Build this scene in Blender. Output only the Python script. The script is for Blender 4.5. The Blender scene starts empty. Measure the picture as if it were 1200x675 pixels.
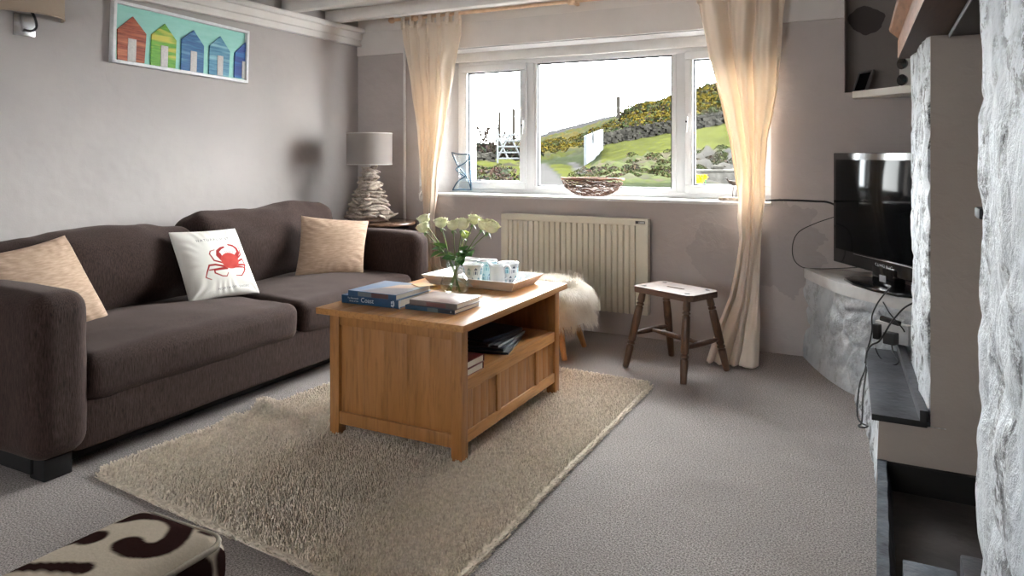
import bpy, bmesh, math, random
import numpy as np
from mathutils import Vector, Matrix, noise
random.seed(7); np.random.seed(7)
PI = math.pi
sc = bpy.context.scene
C = sc.collection
# ---------------------------------------------------------------- camera
F = 840.0; HZ = 182.0; H = 1.15; TH = math.radians(27.1)
cd = bpy.data.cameras.new('camera'); cam = bpy.data.objects.new('camera', cd); C.objects.link(cam)
cam.location = (0, 0, H); cam.rotation_euler = (PI/2, 0, TH)
cd.sensor_width = 36; cd.lens = F/1200*36; cd.shift_y = -(337.5-HZ)/1200; cd.clip_start = .02; cd.clip_end = 900
sc.camera = cam
def ray(u, v):
    l = (u-600)/F
    return Vector((-math.sin(TH)+math.cos(TH)*l, math.cos(TH)+math.sin(TH)*l, -(v-HZ)/F))
def at(u, v, z=None, x=None, y=None, d=None):
    r = ray(u, v)
    if z is not None: t = (z-H)/r.z
    elif x is not None: t = x/r.x
    elif y is not None: t = y/r.y
    else: t = d
    return Vector((r.x*t, r.y*t, H+r.z*t))
# ---------------------------------------------------------------- materials
def lin(c):
    return tuple(((x/255)/12.92 if x/255 <= .04045 else ((x/255+.055)/1.055)**2.4) for x in c)
def newmat(name):
    m = bpy.data.materials.new(name); m.use_nodes = True
    nt = m.node_tree; return m, nt, nt.nodes['Principled BSDF']
def N(nt, t, **k):
    n = nt.nodes.new(t)
    for a, b in k.items(): setattr(n, a, b)
    return n
def mathn(nt, op, a, b=None, c=None, clamp=False):
    n = N(nt, 'ShaderNodeMath', operation=op); n.use_clamp = clamp
    for i, x in enumerate((a, b, c)):
        if x is None: continue
        if hasattr(x, 'links'): nt.links.new(x, n.inputs[i])
        else: n.inputs[i].default_value = x
    return n.outputs[0]
def coords(nt, scale=(1, 1, 1), kind='Object'):
    tc = N(nt, 'ShaderNodeTexCoord'); mp = N(nt, 'ShaderNodeMapping'); mp.inputs['Scale'].default_value = scale
    nt.links.new(tc.outputs[kind], mp.inputs[0]); return mp.outputs[0]
def noisen(nt, vec, scale, detail=4, rough=.55, dist=0):
    n = N(nt, 'ShaderNodeTexNoise'); n.inputs['Scale'].default_value = scale; n.inputs['Detail'].default_value = detail
    n.inputs['Roughness'].default_value = rough; n.inputs['Distortion'].default_value = dist
    nt.links.new(vec, n.inputs['Vector']); return n.outputs['Fac']
def ramp(nt, fac, stops):
    r = N(nt, 'ShaderNodeValToRGB'); e = r.color_ramp.elements
    while len(e) > len(stops): e.remove(e[-1])
    while len(e) < len(stops): e.new(.5)
    for x, (p, c) in zip(e, stops):
        x.position = p; x.color = (c, c, c, 1) if not hasattr(c, '__len__') else (*c, 1)
    nt.links.new(fac, r.inputs[0]); return r.outputs[0]
def mix(nt, f, a, b):
    n = N(nt, 'ShaderNodeMix', data_type='RGBA')
    for s, x in ((n.inputs[0], f), (n.inputs[6], a), (n.inputs[7], b)):
        if hasattr(x, 'links'): nt.links.new(x, s)
        elif hasattr(x, '__len__'): s.default_value = (*x[:3], 1)
        else: s.default_value = x
    return n.outputs[2]
def bump(nt, bs, h, strength=.5, dist=.002, prev=None):
    b = N(nt, 'ShaderNodeBump'); b.inputs['Strength'].default_value = strength; b.inputs['Distance'].default_value = dist
    nt.links.new(h, b.inputs['Height'])
    if prev: nt.links.new(prev, b.inputs['Normal'])
    nt.links.new(b.outputs[0], bs.inputs['Normal']); return b.outputs[0]
def simple(name, c, rough=.6, metal=0, spec=.5, c2=None, ns=30, stretch=(1, 1, 1), bs=None, bd=.001, bst=.5, trans=0, ior=1.45, sheen=0, coat=0):
    m, nt, b = newmat(name)
    c = lin(c); b.inputs['Base Color'].default_value = (*c, 1); b.inputs['Roughness'].default_value = rough
    b.inputs['Metallic'].default_value = metal; b.inputs['Specular IOR Level'].default_value = spec
    b.inputs['Transmission Weight'].default_value = trans; b.inputs['IOR'].default_value = ior
    b.inputs['Sheen Weight'].default_value = sheen; b.inputs['Coat Weight'].default_value = coat
    v = coords(nt, stretch)
    n = noisen(nt, v, ns)
    if c2 is None: c2l = tuple(x*.88 for x in c)
    else: c2l = lin(c2)
    f = ramp(nt, n, [(.35, 0.), (.65, 1.)])
    nt.links.new(mix(nt, f, c, c2l), b.inputs['Base Color'])
    if bs: bump(nt, b, noisen(nt, v, bs, 3), bst, bd)
    return m
def wood(name, c1, c2, axis='x', rough=.4, scale=1., c3=None, bst=.25):
    m, nt, b = newmat(name)
    s = {'x': (1.2, 14, 14), 'y': (14, 1.2, 14), 'z': (14, 14, 1.2)}[axis]
    v = coords(nt, tuple(q*scale for q in s))
    n1 = noisen(nt, v, 2.2, 6, .6, 1.2); n2 = noisen(nt, v, 9, 4, .6)
    f = ramp(nt, n1, [(.3, 0.), (.7, 1.)]); col = mix(nt, f, lin(c1), lin(c2))
    g = ramp(nt, n2, [(.35, 1.), (.5, 0.)]); col = mix(nt, mathn(nt, 'MULTIPLY', g, .4), col, lin(c3 or tuple(x*.7 for x in c2)))
    nt.links.new(col, b.inputs['Base Color']); b.inputs['Roughness'].default_value = rough
    bump(nt, b, n2, bst, .0008); return m
def plaster(name, c, c2, stains=(), rough=.85, bst=.45, z_split=None, extra=None, tool=.006):
    m, nt, b = newmat(name)
    v = coords(nt, kind='Object')
    col = mix(nt, ramp(nt, noisen(nt, v, 1.3, 4), [(.35, 0.), (.65, 1.)]), lin(c), lin(c2))
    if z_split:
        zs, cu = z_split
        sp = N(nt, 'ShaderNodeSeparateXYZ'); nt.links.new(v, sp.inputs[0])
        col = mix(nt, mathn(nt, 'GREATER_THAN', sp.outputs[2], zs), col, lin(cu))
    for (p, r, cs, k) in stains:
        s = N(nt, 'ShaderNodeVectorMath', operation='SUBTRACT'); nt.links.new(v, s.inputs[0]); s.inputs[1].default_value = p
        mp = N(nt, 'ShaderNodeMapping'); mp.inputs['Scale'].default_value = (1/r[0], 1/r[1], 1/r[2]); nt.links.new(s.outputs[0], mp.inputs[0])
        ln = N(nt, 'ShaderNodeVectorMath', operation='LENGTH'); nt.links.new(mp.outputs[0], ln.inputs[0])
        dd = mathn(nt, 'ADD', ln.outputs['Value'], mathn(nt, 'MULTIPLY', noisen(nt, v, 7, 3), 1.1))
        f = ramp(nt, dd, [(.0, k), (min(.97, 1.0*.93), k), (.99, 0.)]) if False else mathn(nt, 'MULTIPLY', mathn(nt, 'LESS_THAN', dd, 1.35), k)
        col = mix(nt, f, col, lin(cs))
    nt.links.new(col, b.inputs['Base Color']); b.inputs['Roughness'].default_value = rough
    b.inputs['Specular IOR Level'].default_value = .25
    n1 = noisen(nt, v, 3.0, 3); n2 = noisen(nt, v, 16, 5, .6, .9); n3 = noisen(nt, v, 160, 2)
    p = bump(nt, b, n1, .5, .03); p = bump(nt, b, n2, bst, tool, p); bump(nt, b, n3, .25, .0012, p)
    return m
def whitestone(name, dark=.5):
    m, nt, b = newmat(name)
    v = coords(nt); vs = coords(nt, (1, 1, .42))
    col = mix(nt, ramp(nt, noisen(nt, v, 5, 4), [(.35, 0.), (.65, 1.)]), lin((204, 208, 212)), lin((182, 187, 193)))
    vo = N(nt, 'ShaderNodeTexVoronoi', feature='DISTANCE_TO_EDGE'); vo.inputs['Scale'].default_value = 4.2
    w = N(nt, 'ShaderNodeVectorMath', operation='ADD'); nt.links.new(vs, w.inputs[0])
    nz = N(nt, 'ShaderNodeTexNoise'); nz.inputs['Scale'].default_value = 6; nt.links.new(v, nz.inputs['Vector'])
    sc2 = N(nt, 'ShaderNodeVectorMath', operation='SCALE'); nt.links.new(nz.outputs['Color'], sc2.inputs[0]); sc2.inputs['Scale'].default_value = .22
    nt.links.new(sc2.outputs[0], w.inputs[1]); nt.links.new(w.outputs[0], vo.inputs['Vector'])
    edge = ramp(nt, vo.outputs['Distance'], [(.0, 1.), (.16, 0.)])
    fl = ramp(nt, noisen(nt, coords(nt, (1, .35, .6)), 40, 6, .8), [(.48, 0.), (.54, 1.)])
    fl2 = ramp(nt, noisen(nt, coords(nt, (1, .6, .5)), 6, 6, .7), [(.58, 0.), (.66, 1.)])
    d = mathn(nt, 'MULTIPLY', fl, mathn(nt, 'ADD', mathn(nt, 'MULTIPLY', edge, 1.), mathn(nt, 'MULTIPLY', fl2, .45)), clamp=True)
    d = mathn(nt, 'MULTIPLY', d, dark)
    nt.links.new(mix(nt, d, col, lin((62, 60, 62))), b.inputs['Base Color']); b.inputs['Roughness'].default_value = .6
    p = bump(nt, b, vo.outputs['Distance'], .35, .03)
    p = bump(nt, b, noisen(nt, v, 24, 6, .65, .2), .9, .012, p); bump(nt, b, noisen(nt, v, 120, 3), .3, .002, p)
    return m
def vcol(name, rough=.7, noise_amt=.12, ns=200, bs=None, bd=.001, sheen=0, coat=0, spec=.5):
    m, nt, b = newmat(name)
    a = N(nt, 'ShaderNodeVertexColor'); a.layer_name = 'Col'
    f = ramp(nt, noisen(nt, coords(nt), ns, 3), [(.3, 0.), (.7, noise_amt)])
    nt.links.new(mix(nt, f, a.outputs[0], (0.02, .02, .02)), b.inputs['Base Color'])
    b.inputs['Roughness'].default_value = rough; b.inputs['Coat Weight'].default_value = coat; b.inputs['Specular IOR Level'].default_value = spec
    if bs: bump(nt, b, noisen(nt, coords(nt), bs, 3), .5, bd)
    return m
def glassmat(name, tint=(1, 1, 1), refl=.08):
    m, nt, b = newmat(name); nt.nodes.remove(b)
    t = N(nt, 'ShaderNodeBsdfTransparent'); t.inputs[0].default_value = (*tint, 1)
    g = N(nt, 'ShaderNodeBsdfGlossy'); g.inputs['Roughness'].default_value = .03
    fr = N(nt, 'ShaderNodeLayerWeight'); fr.inputs[0].default_value = .5
    mx = N(nt, 'ShaderNodeMixShader'); nt.links.new(mathn(nt, 'MULTIPLY_ADD', mathn(nt, 'POWER', fr.outputs['Facing'], 3.5), refl*9, refl), mx.inputs[0])
    nt.links.new(t.outputs[0], mx.inputs[1]); nt.links.new(g.outputs[0], mx.inputs[2])
    nt.links.new(mx.outputs[0], nt.nodes['Material Output'].inputs[0]); return m
def clothmat(name, c, c2, translucency=.35):
    m, nt, b = newmat(name)
    v = coords(nt)
    col = mix(nt, ramp(nt, noisen(nt, v, 4, 3), [(.3, 0.), (.7, 1.)]), lin(c), lin(c2))
    nt.links.new(col, b.inputs['Base Color']); b.inputs['Roughness'].default_value = .9; b.inputs['Specular IOR Level'].default_value = .1
    bump(nt, b, noisen(nt, v, 350, 2), .3, .0008)
    tr = N(nt, 'ShaderNodeBsdfTranslucent'); nt.links.new(mix(nt, .3, col, lin((255, 240, 208))), tr.inputs[0])
    mx = N(nt, 'ShaderNodeMixShader'); mx.inputs[0].default_value = translucency
    nt.links.new(b.outputs[0], mx.inputs[1]); nt.links.new(tr.outputs[0], mx.inputs[2])
    nt.links.new(mx.outputs[0], nt.nodes['Material Output'].inputs[0]); return m
# ---------------------------------------------------------------- objects
def tag(o, label=None, cat=None, group=None, kind=None):
    for k, v in (('label', label), ('category', cat), ('group', group), ('kind', kind)):
        if v: o[k] = v
    return o
def thing(name, label, cat, loc=(0, 0, 0), rz=0, group=None):
    o = bpy.data.objects.new(name, None); C.objects.link(o); o.empty_display_size = .05
    o.location = loc; o.rotation_euler = (0, 0, rz); return tag(o, label, cat, group)
def link(name, me, mats, parent=None, loc=None, smooth=True, angle=None):
    o = bpy.data.objects.new(name, me); C.objects.link(o)
    if not isinstance(mats, (list, tuple)): mats = [mats]
    for m in mats: me.materials.append(m)
    if smooth:
        me.polygons.foreach_set('use_smooth', [True]*len(me.polygons))
        if angle: 
            try: me.set_sharp_from_angle(angle=math.radians(angle))
            except Exception: pass
    if parent: o.parent = parent
    if loc is not None: o.location = loc
    me.update(); return o
def mo(name, bm, mats, parent=None, loc=None, smooth=True, angle=35):
    bmesh.ops.recalc_face_normals(bm, faces=bm.faces)
    me = bpy.data.meshes.new(name); bm.to_mesh(me); bm.free()
    return link(name, me, mats, parent, loc, smooth, angle)
def mp(name, V, Fc, mats, parent=None, loc=None, smooth=True, angle=None, cols=None):
    me = bpy.data.meshes.new(name); me.from_pydata([tuple(map(float, v)) for v in V], [], [tuple(map(int, f)) for f in Fc])
    if cols is not None:
        a = me.color_attributes.new('Col', 'FLOAT_COLOR', 'POINT')
        c = np.ones((len(V), 4), dtype=np.float32); c[:, :3] = cols; a.data.foreach_set('color', c.ravel())
    return link(name, me, mats, parent, loc, smooth, angle)
def box(bm, x0, y0, z0, x1, y1, z1, bev=0, seg=2, M=None, mi=0):
    r = bmesh.ops.create_cube(bm, size=1)
    vs = r['verts']
    for v in vs:
        v.co = Vector(((x0+x1)/2+v.co.x*(x1-x0), (y0+y1)/2+v.co.y*(y1-y0), (z0+z1)/2+v.co.z*(z1-z0)))
    fs = set(f for v in vs for f in v.link_faces)
    for f in fs: f.material_index = mi
    if M is not None: bmesh.ops.transform(bm, matrix=M, verts=vs)
    if bev:
        es = list(set(e for v in vs for e in v.link_edges))
        bmesh.ops.bevel(bm, geom=es, offset=bev, segments=seg, affect='EDGES', profile=.6, clamp_overlap=True)
def B(): return bmesh.new()
def boxo(name, x0, y0, z0, x1, y1, z1, mat, parent=None, bev=.003, seg=2, loc=None):
    bm = B(); box(bm, x0, y0, z0, x1, y1, z1, bev, seg); return mo(name, bm, mat, parent, loc)
def prism(bm, pts, z0, z1, bev=0, M=None):
    a = [bm.verts.new((p[0], p[1], z0)) for p in pts]; b = [bm.verts.new((p[0], p[1], z1)) for p in pts]
    n = len(pts); bm.faces.new(a[::-1]); bm.faces.new(b)
    for i in range(n): bm.faces.new((a[i], a[(i+1) % n], b[(i+1) % n], b[i]))
    if M is not None: bmesh.ops.transform(bm, matrix=M, verts=a+b)
    if bev:
        es = list(set(e for v in a+b for e in v.link_edges))
        bmesh.ops.bevel(bm, geom=es, offset=bev, segments=2, affect='EDGES', profile=.6, clamp_overlap=True)
def lathe_data(prof, seg=32, cap=True, c=(0, 0)):
    V = []; Fc = []
    for r, z in prof:
        for k in range(seg):
            a = 2*PI*k/seg; V.append((c[0]+r*math.cos(a), c[1]+r*math.sin(a), z))
    for i in range(len(prof)-1):
        for k in range(seg):
            k2 = (k+1) % seg; Fc.append((i*seg+k, i*seg+k2, (i+1)*seg+k2, (i+1)*seg+k))
    if cap:
        if prof[0][0] > 1e-4: Fc.append(tuple(range(seg))[::-1])
        if prof[-1][0] > 1e-4: Fc.append(tuple((len(prof)-1)*seg+k for k in range(seg)))
    return V, Fc
def smoothpath(pts, n=6):
    P = [Vector(p) for p in pts]
    if len(P) < 3: return P
    out = []
    for i in range(len(P)-1):
        p0 = P[max(i-1, 0)]; p1 = P[i]; p2 = P[i+1]; p3 = P[min(i+2, len(P)-1)]
        for k in range(n):
            t = k/n
            out.append(.5*((2*p1)+(p2-p0)*t+(2*p0-5*p1+4*p2-p3)*t*t+(3*p1-p0-3*p2+p3)*t**3))
    out.append(P[-1]); return out
def tube_data(pts, r, seg=8, cap=True):
    P = [Vector(p) for p in pts]; V = []; Fc = []
    n = len(P); R = r if hasattr(r, '__len__') else [r]*n
    up = Vector((0, 0, 1)); t0 = (P[1]-P[0]).normalized()
    if abs(t0.dot(up)) > .9: up = Vector((1, 0, 0))
    nrm = (up-t0*up.dot(t0)).normalized()
    for i in range(n):
        t = (P[min(i+1, n-1)]-P[max(i-1, 0)]).normalized()
        nrm = (nrm-t*nrm.dot(t))
        nrm = nrm.normalized() if nrm.length > 1e-6 else t.orthogonal().normalized()
        bn = t.cross(nrm)
        for k in range(seg):
            a = 2*PI*k/seg; V.append(P[i]+(nrm*math.cos(a)+bn*math.sin(a))*R[i])
    for i in range(n-1):
        for k in range(seg):
            k2 = (k+1) % seg; Fc.append((i*seg+k, i*seg+k2, (i+1)*seg+k2, (i+1)*seg+k))
    if cap: Fc.append(tuple(range(seg))[::-1]); Fc.append(tuple((n-1)*seg+k for k in range(seg)))
    return V, Fc
class MD:
    def __init__(s): s.V = []; s.F = []
    def add(s, d):
        o = len(s.V); s.V += [Vector(v) for v in d[0]]; s.F += [tuple(i+o for i in f) for f in d[1]]; return s
    def tf(s, M):
        s.V = [M @ Vector(v) for v in s.V]; return s
def tubeo(name, pts, r, mat, parent=None, seg=8, n=6, loc=None):
    V, Fc = tube_data(smoothpath(pts, n), r, seg)
    return mp(name, V, Fc, mat, parent, loc, angle=50)
def loco(o):
    """move a world-space mesh's origin to its own base centre"""
    me = o.data; n = len(me.vertices); a = np.empty(n*3); me.vertices.foreach_get('co', a); a = a.reshape(-1, 3)
    c = np.array([(a[:, 0].min()+a[:, 0].max())/2, (a[:, 1].min()+a[:, 1].max())/2, a[:, 2].min()])
    me.vertices.foreach_set('co', (a-c).ravel()); o.location = Vector(o.location)+Vector(c); me.update(); return o
def softbox(sx, sy, sz, r, cuts=20, crown=(0, 0, 0), nz=.0, ns=3., seed=0, c=(0, 0, 0), sag=0):
    bm = B(); bmesh.ops.create_cube(bm, size=1)
    bmesh.ops.subdivide_edges(bm, edges=bm.edges[:], cuts=cuts, use_grid_fill=True)
    h = Vector((sx/2, sy/2, sz/2)); o = Vector((seed*3.1, seed*7.7, seed))
    for v in bm.verts:
        # push grid lines towards the edges so that the rounding gets enough of them
        q = Vector([math.copysign(abs(2*a)**.8, a) for a in v.co]); 
        p = Vector((q.x*h.x, q.y*h.y, q.z*h.z))
        inn = Vector([max(-(hh-r), min(hh-r, a)) for a, hh in zip(p, h)])
        d = p-inn
        if d.length > 1e-7:
            # project to the sphere in a way that keeps spacing
            p = inn+d.normalized()*r
        k = Vector((p.x/h.x, p.y/h.y, p.z/h.z))
        w = lambda a, b: max(0, 1-a*a)*max(0, 1-b*b)
        p = p+Vector((crown[0]*w(k.y, k.z)*k.x, crown[1]*w(k.x, k.z)*k.y, crown[2]*w(k.x, k.y)*k.z))
        if nz:
            nn = noise.noise_vector(p*ns+o)*nz+noise.noise_vector(p*ns*3.1+o)*nz*.35; p = p+nn
        v.co = p+Vector(c)
    return bm
# ================================================================ world
w = bpy.data.worlds.new('sky'); sc.world = w; w.use_nodes = True
nt = w.node_tree; bg = nt.nodes['Background']
tc = N(nt, 'ShaderNodeTexCoord'); sp = N(nt, 'ShaderNodeSeparateXYZ'); nt.links.new(tc.outputs['Generated'], sp.inputs[0])
col = mix(nt, ramp(nt, noisen(nt, tc.outputs['Generated'], 3, 4), [(.35, 0.), (.7, 1.)]), (1, 1, 1), (.9, .94, 1))
glow = ramp(nt, mathn(nt, 'ADD', mathn(nt, 'MULTIPLY', sp.outputs[1], .5), .5), [(.0, .20), (.45, .34), (.8, 1.), (1., 1.25)])   # overcast, brighter towards the veiled sun beyond the window
mm = N(nt, 'ShaderNodeVectorMath', operation='MULTIPLY'); nt.links.new(col, mm.inputs[0]); nt.links.new(glow, mm.inputs[1])
nt.links.new(mm.outputs[0], bg.inputs[0]); bg.inputs[1].default_value = 21.0
sd = bpy.data.lights.new('sun', 'SUN'); sd.energy = .95; sd.angle = math.radians(48); sd.color = (1, .95, .87)
so = bpy.data.objects.new('sun', sd); C.objects.link(so)
so.rotation_euler = Vector((-.85, -.48, -.12)).to_track_quat('-Z', 'Y').to_euler()
# ================================================================ room
XL, YB, YW, ZC = -3.6, 4.41, 4.64, 2.2
m_wl = plaster('plaster_left_wall', (178, 171, 168), (169, 163, 161), bst=.25, tool=.004,
               stains=[((XL, .9*2.0+.1, 3.4), (.001, .001, .001), (150, 145, 145), .0)])
m_wb = plaster('plaster_back_wall', (186, 177, 174), (177, 168, 165),
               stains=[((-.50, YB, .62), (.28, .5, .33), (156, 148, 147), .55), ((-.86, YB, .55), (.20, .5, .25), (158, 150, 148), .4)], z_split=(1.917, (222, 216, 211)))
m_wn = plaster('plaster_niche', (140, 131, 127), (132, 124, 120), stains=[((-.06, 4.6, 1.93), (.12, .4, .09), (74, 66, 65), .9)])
m_jamb = plaster('plaster_fireplace', (164, 155, 148), (156, 143, 135), stains=[])
m_white = simple('white_gloss_paint', (212, 210, 208), .4, c2=(200, 197, 194), ns=6, bs=60, bd=.0006, bst=.4)
m_beam = simple('white_painted_timber', (228, 224, 221), .55, c2=(219, 214, 210), ns=4, bs=9, bd=.001, bst=.3)
m_upvc = simple('white_upvc', (206, 207, 208), .3, c2=(200, 201, 202), ns=4)
m_seal = simple('black_rubber_seal', (40, 42, 44), .6)
m_glass = glassmat('window_glass', (.97, .985, .975), .003)
m_ws = whitestone('whitewashed_stone', 1.0)
m_wsb = whitestone('whitewashed_bench_stone', .35)
# carpet
m_carpet, nt, b = newmat('grey_carpet')
v = coords(nt); 
f = ramp(nt, noisen(nt, v, 185, 3, .75), [(.38, 0.), (.62, 1.)])
c1 = mix(nt, f, lin((98, 91, 89)), lin((194, 185, 181)))
f2 = ramp(nt, noisen(nt, v, 2.2, 4, .6), [(.35, 0.), (.7, .35)])
nt.links.new(mix(nt, f2, c1, lin((132, 124, 122))), b.inputs['Base Color']); b.inputs['Roughness'].default_value = .95; b.inputs['Specular IOR Level'].default_value = .1
p = bump(nt, b, noisen(nt, v, 170, 3, .7), 1., .006); bump(nt, b, noisen(nt, v, 3, 3), .6, .03, p)

def struct(name, bm, m, **k):
    o = mo(name, bm, m, **k); o['kind'] = 'structure'; return o
YF = -2.4; XR = .8
bm = B(); box(bm, XL-.25, YF-.25, -.2, XR+.25, YB+.5, 0); struct('floor', bm, m_carpet)
bm = B(); box(bm, XL-.25, YF-.25, ZC, XR+.25, YB+.5, ZC+.2); struct('ceiling', bm, m_white)
bm = B(); box(bm, XL-.25, YF-.25, 0, XL, YB+.5, ZC); struct('wall_left', bm, m_wl)
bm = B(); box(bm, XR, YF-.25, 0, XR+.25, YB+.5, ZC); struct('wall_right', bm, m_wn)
# back wall with a splayed window recess
RX0, RX1, WX0, WX1, ZS, ZT = -3.03, -.56, -2.83, -.56, .873, 1.917
NX = -.17
bm = B()
def quadprism(bm, pts, z0, z1): prism(bm, pts, z0, z1)
quadprism(bm, [(XL, YB), (RX0, YB), (WX0, YW+.02), (WX0, YB+.5), (XL, YB+.5)], 0, ZC)
quadprism(bm, [(RX1, YB), (NX, YB), (NX, YB+.5), (WX1, YB+.5), (WX1, YW)], 0, ZC)
quadprism(bm, [(RX0, YB), (RX1, YB), (RX1, YB+.5), (RX0, YB+.5)], 0, ZS-.02)
quadprism(bm, [(RX0, YB), (RX1, YB), (RX1, YB+.5), (RX0, YB+.5)], ZT, ZC)
quadprism(bm, [(NX, YB), (XR, YB), (XR, YB+.5), (NX, YB+.5)], 0, 1.5)
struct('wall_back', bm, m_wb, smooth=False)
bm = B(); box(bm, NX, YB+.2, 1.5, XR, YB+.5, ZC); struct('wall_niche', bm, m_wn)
# front wall (behind the camera) with an added window for fill light
bm = B()
for q in ((XL, 0, -3.0, ZC), (-.6, 0, XR, ZC)): box(bm, q[0], YF-.25, q[1], q[2], YF, q[3])
box(bm, -3.0, YF-.25, 0, -.6, YF, .85); box(bm, -3.0, YF-.25, 1.95, -.6, YF, ZC)
struct('wall_front', bm, m_wb, smooth=False)
# window builder
def window(name, x0, x1, z0, z1, mull, y, sgn):
    root = bpy.data.objects.new(name, None); C.objects.link(root); root.location = ((x0+x1)/2, y, z0); root['kind'] = 'structure'
    ox, oz = (x0+x1)/2, z0
    f = B(); e = .006
    yy = lambda a, b: (min(a*sgn, b*sgn), max(a*sgn, b*sgn))
    def bx(bm, xa, za, xb, zb, ya, yb, bev=.006):
        p, q = yy(ya, yb); box(bm, xa-ox, p, za-oz, xb-ox, q, zb-oz, bev)
    bx(f, x0, z0, x1, z0+.035, 0, .07); bx(f, x0, z1-.035, x1, z1, 0, .07)
    bx(f, x0, z0+.035, x0+.03, z1-.035, 0, .07); bx(f, x1-.03, z0+.035, x1, z1-.035, 0, .07)
    for a, c in mull: bx(f, a, z0+.033, c, z1-.033, .002, .068)
    mo('window_frame', f, m_upvc, root)
    return root, bx
wz0, wz1 = ZS, 1.847
w1, bx = window('window_1', WX0, WX1, wz0, wz1, [(-2.262, -2.20), (-1.175, -1.107)], YW, 1)
def pane(root, bx, xa, za, xb, zb):
    s = B(); t = .009
    for q in ((xa, za, xb, za+t), (xa, zb-t, xb, zb), (xa, za+t, xa+t, zb-t), (xb-t, za+t, xb, zb-t)): bx(s, *q, .012, .05, 0)
    sx = mo('seal', s, m_seal, root)
    g = B(); bx(g, xa+t, za+t, xb-t, zb-t, .03, .034, 0); mo('glass_pane', g, m_glass, root)
def sash(root, bx, xa, za, xb, zb, w_):
    s = B()
    for q in ((xa, za, xb, za+w_), (xa, zb-w_, xb, zb), (xa, za+w_, xa+w_, zb-w_), (xb-w_, za+w_, xb, zb-w_)): bx(s, *q, -.014, .05, .007)
    mo('sash', s, m_upvc, root)
    pane(root, bx, xa+w_-.002, za+w_-.002, xb-w_+.002, zb-w_+.002)
sash(w1, bx, -2.80, .905, -2.255, 1.82, .052); sash(w1, bx, -1.115, .905, -.585, 1.82, .052)
# fixed middle light
s = B()
for q in ((-2.20, .905, -1.175, .93), (-2.20, 1.807, -1.175, 1.815), (-2.20, .93, -2.176, 1.807), (-1.2045, .93, -1.175, 1.807)): bx(s, *q, .004, .05, .003)
mo('glazing_bead', s, m_upvc, w1); pane(w1, bx, -2.178, .927, -1.2025, 1.809)
def whandle(px):
    h = B(); bx(h, px-.012, 1.33, px+.012, 1.42, -.022, -.012, .003); bx(h, px-.007, 1.30, px+.007, 1.40, -.045, -.03, .004); bx(h, px-.006, 1.385, px+.006, 1.40, -.04, -.015, .003)
    mo('window_handle', h, m_upvc, w1)
    k = B(); bx(k, px-.006, 1.36, px+.006, 1.372, -.048, -.04, .003); mo('handle_lock', k, m_seal, w1)
whandle(-2.275); whandle(-1.098)
w2, bx2 = window('window_fill', -3.0, -.6, .85, 1.95, [(-2.23, -2.17), (-1.43, -1.37)], YF-.1, -1)  # unseen rear window, put in to fill the room with daylight
for a, c in ((-2.97, -2.23), (-2.17, -1.43), (-1.37, -.63)):
    g = B(); bx2(g, a, .885, c, 1.915, .03, .034, 0); mo('glass_pane', g, m_glass, w2)
# sill board, header, cornice, beams
bm = B(); prism(bm, [(RX0, YB-.012), (RX1+.004, YB-.012), (RX1+.004, YW+.03), (WX0, YW+.03)], ZS-.02, ZS, .004); struct('trim_1', bm, m_white)
bm = B(); box(bm, WX0-.02, YW-.03, 1.845, WX1, YW+.07, 1.93, .004); struct('trim_2', bm, m_white)
bm = B(); box(bm, XL, YB-.012, 1.917, NX, YB+.01, 2.095, .003); struct('trim_3', bm, simple('cream_painted_board', (214, 208, 204), .6, c2=(206, 200, 196), ns=3, bs=30, bd=.001))
bm = B()   # cornice on the left wall: fascia, bead and roll
box(bm, XL, YF, 1.993, XL+.035, YB-.01, 2.10, .006); box(bm, XL, YF, 2.035, XL+.055, YB-.01, 2.10, .012, 3); box(bm, XL, YF, 2.085, XL+.085, YB-.015, 2.122, .016, 4); box(bm, XL, YF, 1.99, XL+.045, YB-.01, 2.008, .006)
struct('trim_4', bm, m_beam)
bys = [4.03-.43*k for k in range(15) if 4.03-.43*k > YF]
for k, y in enumerate(bys):
    bm = B(); box(bm, XL+.003, y, 2.118, (XR if y < 3.3 else XR), y+.075, ZC+.002, .008)
    struct('trim_%d' % (5+k), bm, m_beam)
bm = B(); prism(bm, [(RX0+.01, YB+.004), (RX1, YB+.004), (RX1, YW+.02), (WX0, YW+.02)], ZT-.006, ZT+.002); struct('trim_20', bm, simple('dimmed_soffit_white', (168, 165, 163), .7), smooth=False)  # white soffit darkened in colour to offset the strong light from below
bm = B(); prism(bm, [(RX0, YB+.002), (WX0, YW+.02), (WX0+.006, YW+.015), (RX0+.008, YB+.002)], ZS, ZT-.004); struct('trim_21', bm, m_wlr := plaster('plaster_reveal', (190, 188, 189), (182, 180, 181)), smooth=False)
# conduit on the back wall
o = tubeo('wall_conduit', [(-3.06, YB-.006, 1.93), (-3.10, YB-.012, 1.925), (-3.145, YB-.014, 1.88), (-3.15, YB-.014, 1.8), (-3.15, YB-.014, .02)], .012, m_white, n=4)
tag(loco(o), 'thin white conduit running down the wall between the lamp and the left curtain', 'pipe')
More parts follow.
